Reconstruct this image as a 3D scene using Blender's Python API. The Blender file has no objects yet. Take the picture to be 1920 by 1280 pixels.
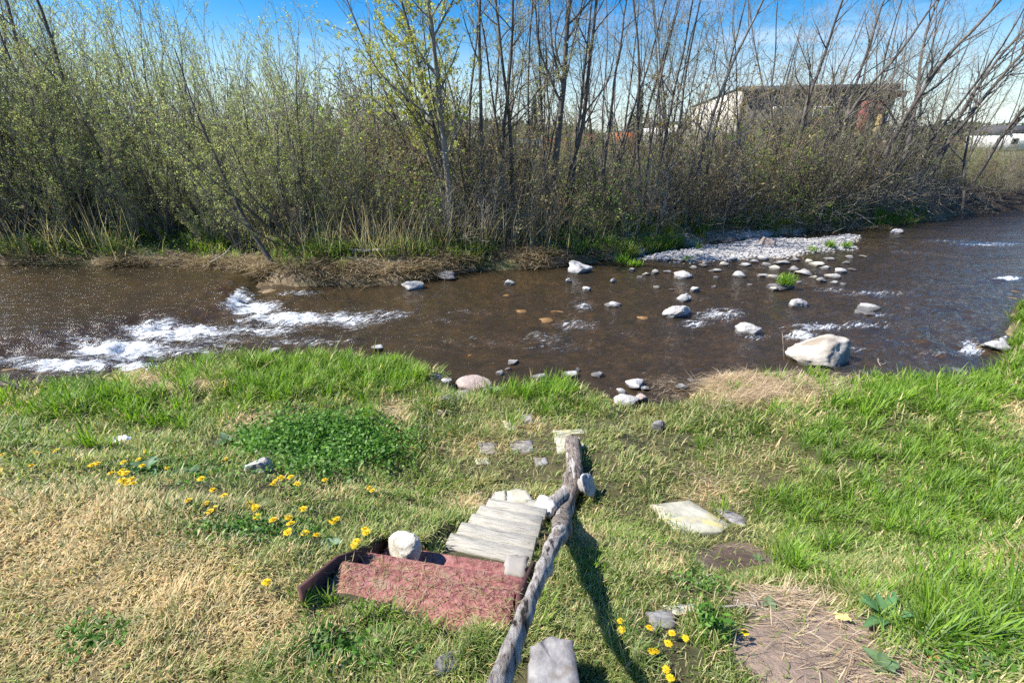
import bpy, math, random
import numpy as np
from mathutils import Vector, noise as mnoise

# ------------------------------------------------------------------ camera, sky, sun, exposure
SC = bpy.context.scene
C = SC.collection
H = 3.2                        # eye height above the water
F = 880.0                      # focal length in pixels of a 1920 wide frame
PITCH = math.radians(23.0)
SUN_AZ, SUN_EL = math.radians(93.0), math.radians(49.0)   # azimuth: to the left of straight ahead

cam_d = bpy.data.cameras.new("camera"); cam = bpy.data.objects.new("camera", cam_d); C.objects.link(cam)
cam.location = (0, 0, H); cam.rotation_euler = (math.pi/2 - PITCH, 0, 0)
cam_d.sensor_width = 36.0; cam_d.lens = 36.0*F/1920.0
cam_d.clip_start = 0.05; cam_d.clip_end = 3000
SC.camera = cam

W = bpy.data.worlds.new("World"); SC.world = W; W.use_nodes = True
nt = W.node_tree; nt.nodes.clear()
def N(nt, t, **k):
    n = nt.nodes.new(t)
    for a, b in k.items():
        if a.startswith('i_'): n.inputs[a[2:].replace('_', ' ')].default_value = b
        else: setattr(n, a, b)
    return n
sky = N(nt, 'ShaderNodeTexSky', sky_type='NISHITA', sun_disc=False, sun_elevation=SUN_EL, sun_rotation=-SUN_AZ,
        air_density=1.25, dust_density=0.15, ozone_density=2.6, altitude=0)
tc = N(nt, 'ShaderNodeTexCoord'); mp = N(nt, 'ShaderNodeMapping'); mp.inputs['Scale'].default_value = (1.2, 2.0, 7.0)
mp.inputs['Rotation'].default_value = (0.0, 0.12, 0.3)
cn = N(nt, 'ShaderNodeTexNoise', i_Scale=2.2, i_Detail=9.0, i_Roughness=0.62, i_Distortion=0.6)
cr = N(nt, 'ShaderNodeValToRGB'); cr.color_ramp.elements[0].position = 0.52; cr.color_ramp.elements[1].position = 0.80
sx = N(nt, 'ShaderNodeSeparateXYZ'); hz = N(nt, 'ShaderNodeMapRange'); hz.inputs['From Min'].default_value = 0.0
hz.inputs['From Max'].default_value = 0.17; hz.inputs['To Min'].default_value = 0.75; hz.inputs['To Max'].default_value = 0.0
ad = N(nt, 'ShaderNodeMath', operation='ADD', use_clamp=True)
mx = N(nt, 'ShaderNodeMixRGB'); mx.inputs[2].default_value = (4.6, 5.6, 7.2, 1)
ml = N(nt, 'ShaderNodeMath', operation='MULTIPLY'); ml.inputs[1].default_value = 0.6
bg = N(nt, 'ShaderNodeBackground', i_Strength=0.098); wo = N(nt, 'ShaderNodeOutputWorld')
L = nt.links.new
L(tc.outputs['Generated'], mp.inputs[0]); L(mp.outputs[0], cn.inputs['Vector']); L(cn.outputs['Fac'], cr.inputs[0])
L(tc.outputs['Generated'], sx.inputs[0]); L(sx.outputs['Z'], hz.inputs['Value'])
L(cr.outputs[0], ml.inputs[0]); L(ml.outputs[0], ad.inputs[0]); L(hz.outputs[0], ad.inputs[1])
L(ad.outputs[0], mx.inputs[0]); hs = N(nt, 'ShaderNodeHueSaturation', i_Saturation=1.75, i_Value=.9, i_Hue=.515); L(sky.outputs[0], hs.inputs['Color']); L(hs.outputs[0], mx.inputs[1]); L(mx.outputs[0], bg.inputs[0]); L(bg.outputs[0], wo.inputs[0])

sd = bpy.data.lights.new("sun", 'SUN'); sun = bpy.data.objects.new("sun", sd); C.objects.link(sun)
sd.energy = 5.0; sd.angle = math.radians(0.5); sd.color = (1.0, 0.955, 0.88)
sdir = Vector((-math.sin(SUN_AZ)*math.cos(SUN_EL), math.cos(SUN_AZ)*math.cos(SUN_EL), math.sin(SUN_EL)))
sun.rotation_euler = (-sdir).to_track_quat('-Z', 'Y').to_euler(); sun.location = (-20, 12, 30)
SC.view_settings.view_transform = 'Standard'; SC.view_settings.look = 'None'
SC.view_settings.exposure = 0.92; SC.view_settings.gamma = 1.0
SC.render.engine = 'CYCLES'
SC.cycles.use_denoising = False; SC.cycles.max_bounces = 6; SC.cycles.transparent_max_bounces = 10
SC.cycles.diffuse_bounces = 3; SC.cycles.glossy_bounces = 2; SC.cycles.caustics_reflective = False; SC.cycles.caustics_refractive = False
SC.cycles.sample_clamp_indirect = 6.0; SC.cycles.sample_clamp_direct = 5.0

# ------------------------------------------------------------------ geometry helpers
CP, SP = math.cos(PITCH), math.sin(PITCH)
def ray(px, py):
    dx, dy = px-960.0, py-640.0
    return dx, F*CP-dy*SP, F*SP+dy*CP          # right, forward, down
def at(px, py, z=0.0):
    a, b, c = ray(px, py); t = (H-z)/c
    return Vector((a*t, b*t, z))
def pxof(x, y, z):
    d = y*CP+(H-z)*SP; d = np.maximum(d, .05)
    return 960+F*x/d, 640+F*((H-z)*CP-y*SP)/d
def sm(x, a, b):
    t = np.clip((x-a)/(b-a), 0, 1); return t*t*(3-2*t)

# foot print of the staircase, so the soil can be cut away under it
AX = Vector((.985, -.19, 0)).normalized(); AY = Vector((.19, .985, 0)).normalized()
O = at(650, 1051, 1.48)                                    # far left corner of the top tread (visible edge)
lv = [1.48, 1.33, 1.185]; LX = -.015; tw = .80
wl = [(830, 1024, 1.10), (854, 1001, 1.0), (873, 982, .90), (891, 965, .80), (907, 951, .71), (918, 940, .63)]
WX = Vector((math.cos(-.25), math.sin(-.25), 0)); WY = Vector((.25, .968, 0)); W0 = at(*wl[0]); W5 = at(*wl[-1])
def carve(x, y, z):
    a = (x-O.x)*AX.x+(y-O.y)*AX.y; b = (x-O.x)*AY.x+(y-O.y)*AY.y
    lim = np.interp(b, [-.36, -.25, -.02, .0, .17, .19, .38, .40], [1.51, 1.44, 1.42, 1.28, 1.27, 1.12, 1.0, .98])
    z = np.where((a > LX-.03) & (a < tw+.03) & (b > -.25) & (b < .39), np.minimum(z, lim), z)
    w = sm(a, LX-.55, LX-.1)*(1-sm(a, tw+.1, tw+.5))*sm(b, -1.0, -.45)*(b <= -.19+.05*np.sin(a*9))
    z = z*(1-w)+w*(1.497+.02*np.sin(a*23)*np.sin(b*31))
    a = (x-W0.x)*WX.x+(y-W0.y)*WX.y; b = (x-W0.x)*WY.x+(y-W0.y)*WY.y; k = (b-.11)/((W5-W0).dot(WY)); pl = W0.z+(W5.z-W0.z)*k-.07
    z = np.where((a > -.07) & (a < .60) & (b > -.3) & (b < (W5-W0).dot(WY)+.15), np.minimum(z, pl), z)
    side = (a > -.20) & (a < .95) & (b > -.6) & (b < (W5-W0).dot(WY)+.3); z = np.where(side & ~((a > -.07) & (a < .60)), np.minimum(z, pl+.10), z)
    return z
_P = np.random.RandomState(5).rand(256, 256)
def vn(x, y):
    xi = np.floor(x).astype(int); yi = np.floor(y).astype(int); fx = x-xi; fy = y-yi
    fx = fx*fx*(3-2*fx); fy = fy*fy*(3-2*fy); a = lambda i, j: _P[(xi+i) & 255, (yi+j) & 255]
    return (a(0, 0)*(1-fx)+a(1, 0)*fx)*(1-fy)+(a(0, 1)*(1-fx)+a(1, 1)*fx)*fy
def fbm(x, y, s, o=3):
    r = 0; am = .5; tot = 0
    for k in range(o):
        r = r+am*vn(x*s+17.3*k, y*s-9.1*k); tot += am; s *= 2.03; am *= .5
    return r/tot-.5

NEAR = [(-400, 4.7), (-40, 5.1), (-12, 5.9), (-7.7, 6.0), (-5.93, 5.8), (-5.42, 6.1), (-5.19, 6.5), (-4.12, 6.75), (-2.33, 6.75), (-1.0, 6.2), (-0.7, 5.6),
        (-0.16, 5.75), (0.64, 5.85), (1.2, 5.7), (1.42, 5.2), (1.96, 5.25), (2.65, 5.8), (3.13, 6.15), (4.32, 6.2), (5.11, 5.95), (5.93, 5.95),
        (6.98, 6.1), (7.87, 6.8), (9.4, 8.3), (10.9, 9.6), (11.84, 10.15), (16, 12.7), (30, 19), (80, 36), (400, 130)]
FAR = [(-400, 14), (-13.59, 12.18), (-8.78, 12.18), (-7.21, 11.65), (-5.12, 10.88), (-2.85, 11.02), (-1.78, 11.75), (-0.86, 12.4), (1.34, 12.87),
       (2.64, 13.51), (3.78, 14.3), (4.67, 15.0), (8.11, 17.0), (13.77, 19.22), (18.02, 21.02), (21.87, 23.53), (26.56, 25.11), (40, 29), (100, 48), (400, 145)]
LIP = [(-400, 6.0), (-12, 3.6), (-2.7, 2.0), (-1.58, 1.8), (-.8, 1.45), (.0, 1.28), (.6, 1.1), (1.5, 1.0), (4, 1.2), (12, 2.2), (400, 20)]
BAR = np.array([(3.3, 13.7), (4.3, 14.6), (5.2, 15.4), (8.4, 16.9), (10.7, 17.5), (13.0, 17.9), (12.4, 16.0), (9.8, 14.3), (7.2, 13.4), (5.0, 13.1)])
def li(T, x): return np.interp(x, [p[0] for p in T], [p[1] for p in T])
def sdpoly(x, y, P):
    d = np.full(np.shape(x), 1e9); ins = np.zeros(np.shape(x), bool); n = len(P)
    for i in range(n):
        ax, ay = P[i]; bx, by = P[(i+1) % n]; ex, ey = bx-ax, by-ay
        t = np.clip(((x-ax)*ex+(y-ay)*ey)/(ex*ex+ey*ey), 0, 1)
        d = np.minimum(d, np.hypot(x-ax-ex*t, y-ay-ey*t))
        c = ((ay > y) != (by > y)) & (x < (bx-ax)*(y-ay)/((by-ay) or 1e-9)+ax); ins ^= c
    return np.where(ins, d, -d)                # positive inside
def hgt(x, y):
    x = np.asarray(x, float); y = np.asarray(y, float)
    w1 = fbm(x, y, 1.3)*.35
    dn = (li(NEAR, x)-y)*.9+w1; df = (y-li(FAR, x))*.93+w1
    zn = np.interp(dn, [0, .12, .5, 1.5, 3.0], [0, .07, .17, .34, .48])
    lp = li(LIP, x); t = np.clip((lp+1.75-y)/1.75, -.15, 1.1)
    t = np.where(t < .15, .5*(t+.15)**2/.3, np.where(t > .9, 1-(1.1-t)**2/.4, t))
    t = np.clip(t, 0, 1)
    zn = np.where(dn > 0, zn+(1.55-.50)*t, zn)
    zf = np.interp(df, [0, .15, .9, 3, 8, 20, 60], [0, .16, .45, .85, 1.5, 2.0, 2.1])
    zf = zf+.55*sm(x, 9, 14)*np.interp(df, [0, .05, .35, 3, 9], [0, .3, 1, .8, 0])
    bed = -.40*sm(np.minimum(-dn, -df), 0, 2.2)+fbm(x, y, 2.6, 3)*.16
    z = np.where(dn > 0, zn, np.where(df > 0, zf, np.minimum(bed, -.015)))
    b = sdpoly(x, y, BAR)+fbm(x, y, 1.1)*.9
    z = np.where((dn <= 0), np.maximum(z, np.where(b > -.6, -.12+.19*sm(b, -.6, .9)+fbm(x, y, 5)*.05, -9)), z)
    land = np.clip(np.maximum(dn, df)*1.5, 0, 1)
    amp = np.where(df > 0, .22, np.where(y < lp+.3, .05, .11))
    z = z+land*(fbm(x, y, 2.2, 4)*amp+fbm(x+9, y, .8, 2)*amp*.8)
    return carve(x, y, z)
_hc = {}
def g1(x, y): return float(hgt(np.array([x]), np.array([y]))[0])
def atg(px, py):
    """where the view ray of the survey point meets the terrain"""
    a, b, c = ray(px, py); t = np.linspace(0.0008, 0.05 if c > 60 else .06, 900)
    x, y, z = a*t, b*t, H-c*t; hh = np.maximum(hgt(x, y), 0); i = int(np.argmax(z < hh))
    if i == 0: i = len(t)-1
    return Vector((x[i], y[i], hh[i]))

# ---- materials
def mat(name):
    m = bpy.data.materials.new(name); m.use_nodes = True; m.node_tree.nodes.clear(); return m
def rampc(nt, cols):
    r = N(nt, 'ShaderNodeValToRGB'); e = r.color_ramp.elements
    e[0].position, e[0].color = cols[0][0], (*cols[0][1], 1); e[1].position, e[1].color = cols[-1][0], (*cols[-1][1], 1)
    for p, c in cols[1:-1]:
        q = e.new(p); q.color = (*c, 1)
    return r
WETSET = ('pale_river_rock', 'boulder_rock', 'grey_river_rock', 'pinkish_rock', 'dark_rock', 'cream_rock')
def solid(name, cols, scale=4.0, rough=.9, bump=.3, bscale=None, detail=8, stretch=(1, 1, 1), dist=0.0, bdist=.02, attr=None, spec=.3, metal=0, second=None):
    m = mat(name); t = m.node_tree; l = t.links.new
    tc = N(t, 'ShaderNodeTexCoord'); mp = N(t, 'ShaderNodeMapping'); mp.inputs['Scale'].default_value = stretch
    n1 = N(t, 'ShaderNodeTexNoise', i_Scale=scale, i_Detail=detail, i_Roughness=.62, i_Distortion=dist)
    oi = N(t, 'ShaderNodeObjectInfo'); av = N(t, 'ShaderNodeVectorMath', operation='ADD')
    l(tc.outputs['Object'], mp.inputs[0]); l(oi.outputs['Random'], av.inputs[1]); l(mp.outputs[0], av.inputs[0])
    l(av.outputs[0], n1.inputs['Vector'])
    r = rampc(t, cols); l(n1.outputs['Fac'], r.inputs[0])
    p = N(t, 'ShaderNodeBsdfPrincipled', i_Roughness=rough, i_Metallic=metal); p.inputs['Specular IOR Level'].default_value = spec
    col = r.outputs[0]
    if second:
        n3 = N(t, 'ShaderNodeTexNoise', i_Scale=second[0], i_Detail=4.0); l(av.outputs[0], n3.inputs['Vector'])
        r3 = N(t, 'ShaderNodeValToRGB'); r3.color_ramp.elements[0].position = second[2]; r3.color_ramp.elements[1].position = second[2]+.08
        l(n3.outputs['Fac'], r3.inputs[0]); m3 = N(t, 'ShaderNodeMixRGB'); m3.inputs[2].default_value = (*second[1], 1)
        l(r3.outputs[0], m3.inputs[0]); l(col, m3.inputs[1]); col = m3.outputs[0]
    if attr:
        a = N(t, 'ShaderNodeAttribute', attribute_name=attr); mm = N(t, 'ShaderNodeMixRGB', blend_type='MULTIPLY'); mm.inputs[0].default_value = 1
        l(col, mm.inputs[1]); l(a.outputs['Color'], mm.inputs[2]); col = mm.outputs[0]
    if name in WETSET:      # stone is wet and dark just above the water
        gg = N(t, 'ShaderNodeNewGeometry'); sz = N(t, 'ShaderNodeSeparateXYZ'); l(gg.outputs['Position'], sz.inputs[0]); wa = N(t, 'ShaderNodeMath', operation='MULTIPLY_ADD'); wa.inputs[1].default_value = -.07; l(n1.outputs['Fac'], wa.inputs[0]); l(sz.outputs['Z'], wa.inputs[2])
        wr_ = N(t, 'ShaderNodeMapRange'); wr_.inputs['From Min'].default_value = .005; wr_.inputs['From Max'].default_value = .035; wr_.inputs['To Min'].default_value = .28; wr_.inputs['To Max'].default_value = 1; l(wa.outputs[0], wr_.inputs['Value'])
        wm = N(t, 'ShaderNodeMixRGB', blend_type='MULTIPLY'); wm.inputs[0].default_value = 1; l(col, wm.inputs[1]); l(wr_.outputs[0], wm.inputs[2]); col = wm.outputs[0]
    l(col, p.inputs['Base Color'])
    n2 = N(t, 'ShaderNodeTexNoise', i_Scale=bscale or scale*4, i_Detail=8.0, i_Roughness=.7); l(av.outputs[0], n2.inputs['Vector'])
    b = N(t, 'ShaderNodeBump', i_Strength=bump, i_Distance=bdist); l(n2.outputs['Fac'], b.inputs['Height']); l(b.outputs[0], p.inputs['Normal'])
    o = N(t, 'ShaderNodeOutputMaterial'); l(p.outputs[0], o.inputs[0])
    return m
def leafmat(name, attr=True, col=(.1, .2, .03), trans=.45, rough=.6):
    m = mat(name); t = m.node_tree; l = t.links.new
    if attr:
        a = N(t, 'ShaderNodeAttribute', attribute_name='col'); c = a.outputs['Color']
    else:
        oi = N(t, 'ShaderNodeObjectInfo'); hs = N(t, 'ShaderNodeHueSaturation'); hs.inputs['Color'].default_value = (*col, 1)
        mr = N(t, 'ShaderNodeMapRange'); mr.inputs['To Min'].default_value = .75; mr.inputs['To Max'].default_value = 1.25
        l(oi.outputs['Random'], mr.inputs['Value']); l(mr.outputs[0], hs.inputs['Value']); c = hs.outputs[0]
    d = N(t, 'ShaderNodeBsdfPrincipled', i_Roughness=rough); d.inputs['Specular IOR Level'].default_value = .35
    tr = N(t, 'ShaderNodeBsdfTranslucent'); mx = N(t, 'ShaderNodeMixShader'); mx.inputs[0].default_value = trans
    g = N(t, 'ShaderNodeMixRGB', blend_type='MULTIPLY'); g.inputs[0].default_value = 1; g.inputs[2].default_value = (1.15, 1.25, .7, 1)
    l(c, g.inputs[1]); l(g.outputs[0], tr.inputs[0]); l(c, d.inputs['Base Color'])
    l(d.outputs[0], mx.inputs[1]); l(tr.outputs[0], mx.inputs[2])
    o = N(t, 'ShaderNodeOutputMaterial'); l(mx.outputs[0], o.inputs[0]); return m

# ---- mesh from numpy
def npmesh(name, V, faces, mats=(), col=None, smooth=False, midx=None, attrs=None):
    """faces: list of int arrays (n,k)"""
    me = bpy.data.meshes.new(name); V = np.asarray(V, np.float32)
    me.vertices.add(len(V)); me.vertices.foreach_set('co', V.ravel())
    faces = [np.asarray(f, np.int32) for f in faces if len(f)]
    nl = sum(f.size for f in faces); npl = sum(len(f) for f in faces)
    me.loops.add(nl); me.polygons.add(npl)
    me.loops.foreach_set('vertex_index', np.concatenate([f.ravel() for f in faces]))
    tot = np.concatenate([np.full(len(f), f.shape[1], np.int32) for f in faces])
    st = np.concatenate([[0], np.cumsum(tot)[:-1]]).astype(np.int32)
    me.polygons.foreach_set('loop_start', st)
    try: me.polygons.foreach_set('loop_total', tot)
    except Exception: pass
    if smooth: me.polygons.foreach_set('use_smooth', np.ones(npl, bool))
    if midx is not None: me.polygons.foreach_set('material_index', np.asarray(midx, np.int32))
    for m in mats: me.materials.append(m)
    if col is not None:
        a = me.color_attributes.new('col', 'FLOAT_COLOR', 'POINT'); c = np.ones((len(V), 4), np.float32); c[:, :3] = col
        a.data.foreach_set('color', c.ravel())
    for k, v in (attrs or {}).items():
        a = me.attributes.new(k, 'FLOAT', 'POINT'); a.data.foreach_set('value', np.asarray(v, np.float32).ravel())
    me.update(calc_edges=True); me.validate(verbose=False)
    return me
def obj(name, me, parent=None, loc=(0, 0, 0), rot=(0, 0, 0), label=None, cat=None, group=None, kind=None):
    o = bpy.data.objects.new(name, me); C.objects.link(o); o.location = loc; o.rotation_euler = rot
    if parent: o.parent = parent
    for k, v in (('label', label), ('category', cat), ('group', group), ('kind', kind)):
        if v: o[k] = v
    return o
def thing(name, label, cat, loc=(0, 0, 0), rz=0, group=None):
    return obj(name, None, None, loc, (0, 0, rz), label, cat, group)
def copy_tree(o, loc, rot, sc, label=None, group=None):
    r = o.copy(); C.objects.link(r); r.location = loc; r.rotation_euler = rot; r.scale = sc
    if label: r['label'] = label
    if group: r['group'] = group
    for ch in o.children:
        c = ch.copy(); C.objects.link(c); c.parent = r
    return r

# ---- segment tubes
def tubes(P0, P1, R0, R1, k):
    P0 = np.asarray(P0, float); P1 = np.asarray(P1, float); R0 = np.asarray(R0)[:, None, None]; R1 = np.asarray(R1)[:, None, None]
    d = P1-P0; d /= np.linalg.norm(d, axis=1)[:, None]+1e-9
    up = np.where(np.abs(d[:, 2:3]) > .9, [[1., 0, 0]], [[0., 0, 1]]); u = np.cross(d, up); u /= np.linalg.norm(u, axis=1)[:, None]; v = np.cross(d, u)
    a = np.arange(k)*2*math.pi/k; ring = u[:, None, :]*np.cos(a)[None, :, None]+v[:, None, :]*np.sin(a)[None, :, None]
    A = P0[:, None, :]+ring*R0; B = P1[:, None, :]+ring*R1
    V = np.concatenate([A, B], 1).reshape(-1, 3); n = len(P0); base = (np.arange(n)*2*k)[:, None, None]
    j = np.arange(k); q = np.stack([j, (j+1) % k, k+(j+1) % k, k+j], 1)[None]
    return V, (base+q).reshape(-1, 4)
def path_tube(P, R, k=12, rng=None, rough=.0, cap=True, knots=()):
    """one continuous skin along a polyline, ring by ring, with a rough outline"""
    P = [Vector(p) for p in P]; n = len(P); V = []; t0 = (P[1]-P[0]).normalized(); u = t0.orthogonal().normalized()
    for i in range(n):
        t = (P[min(i+1, n-1)]-P[max(i-1, 0)]).normalized(); u = (u-t*u.dot(t)).normalized(); w = t.cross(u)
        for j in range(k):
            a = 2*math.pi*j/k; dv = u*math.cos(a)+w*math.sin(a)
            rr = R[i]*(1+rough*(mnoise.noise((math.cos(a)*1.3, math.sin(a)*1.3, i*.23))*1.2+mnoise.noise((math.cos(a)*4, math.sin(a)*4, i*.30+7))*.55))
            V.append(P[i]+dv*rr)
    Q = [(i*k+j, i*k+(j+1) % k, (i+1)*k+(j+1) % k, (i+1)*k+j) for i in range(n-1) for j in range(k)]
    T = []
    if cap:
        V.append(P[0]); V.append(P[-1]); a, b = len(V)-2, len(V)-1
        T = [(a, (j+1) % k, j) for j in range(k)]+[(b, (n-1)*k+j, (n-1)*k+(j+1) % k) for j in range(k)]
    return [tuple(v) for v in V], Q, T
def box(p, sx, sy, sz, rz=0.0, V=None, Fc=None):
    """box centred at p"""
    V = [] if V is None else V; Fc = [] if Fc is None else Fc; b = len(V); c, s = math.cos(rz), math.sin(rz)
    for z in (-.5, .5):
        for x, y in ((-.5, -.5), (.5, -.5), (.5, .5), (-.5, .5)):
            X, Y = x*sx, y*sy; V.append((p[0]+X*c-Y*s, p[1]+X*s+Y*c, p[2]+z*sz))
    Fc += [(b, b+3, b+2, b+1), (b+4, b+5, b+6, b+7), (b, b+1, b+5, b+4), (b+1, b+2, b+6, b+5), (b+2, b+3, b+7, b+6), (b+3, b, b+4, b+7)]
    return V, Fc

# ---- materials used
M_slab2 = solid('cream_rock', [(.3, (.30, .27, .20)), (.5, (.60, .56, .46)), (.75, (.76, .72, .62))], 6.0, .9, .8, 24, bdist=.014)
M_bould = solid('boulder_rock', [(.3, (.20, .17, .13)), (.5, (.44, .40, .34)), (.75, (.60, .56, .49))], 3.0, .9, .8, 16, bdist=.02, second=(2.2, (.30, .25, .19), .55))
M_rock = solid('pale_river_rock', [(.25, (.26, .245, .22)), (.5, (.46, .445, .42)), (.75, (.64, .625, .60))], 3.0, .85, .9, 14, bdist=.03, second=(1.3, (.44, .39, .32), .56))
M_rockpink = solid('pinkish_rock', [(.25, (.22, .17, .14)), (.5, (.42, .33, .28)), (.75, (.55, .47, .42))], 4.0, .85, .8, 18, bdist=.03)
M_pebble = solid('gravel_pebble', [(.3, (.24, .23, .215)), (.55, (.42, .405, .385)), (.8, (.60, .58, .56))], 6.0, .85, .4, 20, bdist=.01)
M_rockmid = solid('grey_river_rock', [(.3, (.16, .15, .14)), (.55, (.32, .31, .29)), (.8, (.48, .46, .44))], 5.0, .8, .8, 20, bdist=.02)
M_rockdark = solid('dark_rock', [(.3, (.09, .085, .09)), (.55, (.20, .19, .19)), (.8, (.34, .32, .31))], 5.0, .7, .8, 20, bdist=.02)
M_wetrock = solid('submerged_rock', [(.3, (.10, .055, .02)), (.55, (.22, .13, .05)), (.8, (.36, .24, .11))], 3.0, .6, .5)
M_slab = solid('sandstone_slab', [(.3, (.26, .24, .18)), (.5, (.44, .42, .32)), (.75, (.60, .58, .48))], 7.0, .9, .6, 30, bdist=.008, second=(5.0, (.55, .47, .22), .57))
M_slab2 = solid('cream_rock', [(.3, (.30, .27, .20)), (.5, (.62, .58, .47)), (.75, (.78, .74, .64))], 9.0, .9, .8, 30, bdist=.012)
M_stonegrey = solid('grey_paving_stone', [(.34, (.12, .105, .10)), (.5, (.24, .225, .215)), (.68, (.36, .345, .32))], 16.0, .85, .6, 60, bdist=.006, second=(11, (.20, .17, .14), .58))
M_wood = solid('weathered_plank', [(.32, (.15, .13, .10)), (.44, (.38, .355, .30)), (.75, (.58, .56, .485))], 6.0, .9, .9, 16, stretch=(1.0, 18, 18), bdist=.006, second=(6, (.24, .24, .18), .58))
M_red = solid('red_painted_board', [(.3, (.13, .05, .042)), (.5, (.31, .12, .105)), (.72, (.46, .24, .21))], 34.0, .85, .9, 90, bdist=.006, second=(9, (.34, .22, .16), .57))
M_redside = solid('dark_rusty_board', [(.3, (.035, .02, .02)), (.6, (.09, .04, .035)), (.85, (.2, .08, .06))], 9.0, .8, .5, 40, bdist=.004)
M_log = solid('weathered_log', [(.38, (.03, .024, .02)), (.43, (.27, .23, .20)), (.56, (.50, .46, .42)), (.75, (.70, .67, .63))], 9.0, .9, 1.0, 30, stretch=(7, .45, 1.6), dist=.25, bdist=.016)
M_logdark = solid('barky_log', [(.36, (.05, .04, .033)), (.48, (.20, .165, .135)), (.7, (.40, .35, .30))], 13.0, .95, 1.0, 24, stretch=(2.6, .8, 1.5), dist=.8, bdist=.02)
M_cut = solid('sawn_log_end', [(.36, (.16, .14, .13)), (.42, (.36, .345, .33)), (.75, (.55, .54, .52))], 7.0, .9, .6, 40, stretch=(1, 1, 5), bdist=.005)
M_bark = solid('tree_bark', [(.3, (.055, .047, .042)), (.55, (.15, .13, .11)), (.8, (.30, .27, .24))], 9.0, .95, .6, 30, stretch=(1, 1, .3))
M_barkpale = solid('pale_bark', [(.3, (.12, .105, .09)), (.55, (.28, .255, .22)), (.8, (.42, .39, .35))], 8.0, .95, .6, 30, stretch=(1, 1, .3))
M_twig = solid('twig_bark', [(.3, (.15, .13, .10)), (.6, (.33, .29, .22)), (.85, (.50, .45, .36))], 3.0, .9, .1)
M_twigbr = solid('brown_twig_bark', [(.3, (.15, .115, .08)), (.6, (.32, .255, .18)), (.85, (.52, .44, .33))], 2.0, .9, .1)
M_drift2 = solid('grey_twig_bark', [(.3, (.20, .18, .15)), (.6, (.36, .33, .28)), (.85, (.5, .46, .4))], 3.0, .9, .1)
M_drift = solid('driftwood', [(.3, (.25, .22, .18)), (.6, (.48, .43, .36)), (.85, (.62, .57, .5))], 6.0, .9, .5)
M_blade = leafmat('grass_blade', trans=.42, rough=.5)
M_leafw = leafmat('willow_leaf', trans=.5)
M_petal = solid('dandelion_petal', [(.3, (.75, .46, .01)), (.7, (.9, .66, .02))], 90, .7, .3)
M_stem = leafmat('dandelion_stem', False, (.16, .24, .07), .2)

# ------------------------------------------------------------------ image-referenced maps of the ground cover (evaluated once, fixed in the world)
def blobs(X, Y, B):
    r = np.zeros(np.shape(X))
    for cx, cy, rx, ry, a in B: r = np.maximum(r, a*np.exp(-(((X-cx)/rx)**2+((Y-cy)/ry)**2)**1.3))
    return r
DRY = [(60, 1010, 330, 95, 1), (260, 1110, 300, 100, .85), (120, 1240, 300, 90, .7), (480, 1180, 150, 80, .8), (430, 1010, 130, 40, .45), (560, 1250, 120, 60, .35),
       (900, 840, 90, 18, .6), (1340, 930, 60, 30, .5), (490, 800, 50, 22, .9), (320, 718, 110, 22, .9), (740, 790, 30, 40, .8), (1430, 860, 120, 30, .3), (1700, 900, 60, 40, .35),
       (1880, 780, 60, 60, .6), (1250, 730, 40, 20, .5), (960, 800, 80, 14, .6), (880, 945, 25, 14, .9), (1440, 735, 150, 26, 1.0), (1090, 1010, 40, 20, .5), (1500, 800, 60, 25, .35),
       (1880, 1060, 60, 50, .6), (620, 920, 120, 20, .3), (40, 760, 60, 30, .5), (700, 1230, 60, 30, .2), (1240, 1060, 45, 30, .35)]
LUSH = [(600, 700, 260, 50, 1), (150, 740, 120, 45, .9), (780, 690, 80, 30, .9), (1020, 725, 90, 30, .8), (1420, 692, 110, 16, .9), (1750, 735, 170, 45, .95), (1560, 790, 80, 25, .55),
        (1750, 850, 190, 50, .75), (1850, 980, 130, 100, .65), (1600, 960, 150, 55, .75), (1890, 600, 60, 45, .9), (1890, 690, 60, 30, 1), (1780, 1180, 170, 90, .6), (430, 780, 110, 30, .5),
        (1500, 1060, 90, 60, .55), (1080, 770, 70, 22, .5), (30, 820, 90, 50, .4), (930, 1130, 40, 40, .75), (1330, 1180, 35, 50, .5), (1400, 820, 200, 30, .3)]
WEED = [(620, 845, 125, 48, 1), (340, 890, 100, 26, .7), (470, 990, 90, 22, .45), (1850, 1210, 110, 70, .6), (540, 1010, 110, 20, .4)]
DIRT = [(1380, 1050, 85, 36, 1), (1470, 1125, 120, 34, 1), (1510, 1210, 155, 85, 1.0), (1700, 1265, 140, 30, .9), (735, 775, 25, 20, .6), (1540, 1270, 150, 40, .9), (1800, 800, 60, 10, .4)]

def fade(a, b, m): return a*(1-m[..., None])+b*m[..., None]
def A3(*c): return np.array(c, float)
def ground_cols(x, y, z):
    X, Y = pxof(x, y, z); n = fbm(x, y, 3, 4); n2 = fbm(x+5, y+3, 9, 3)
    J = 1+n*1.1
    dry = np.clip(blobs(X, Y, DRY)*J+n2*.3, 0, 1); lush = np.clip(blobs(X, Y, LUSH)*J, 0, 1); weed = blobs(X, Y, WEED); dirt = np.clip(sm(blobs(X, Y, DIRT)+n*.35+n2*.3, .35, .6), 0, 1)
    return X, Y, dry, lush, weed, dirt

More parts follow.
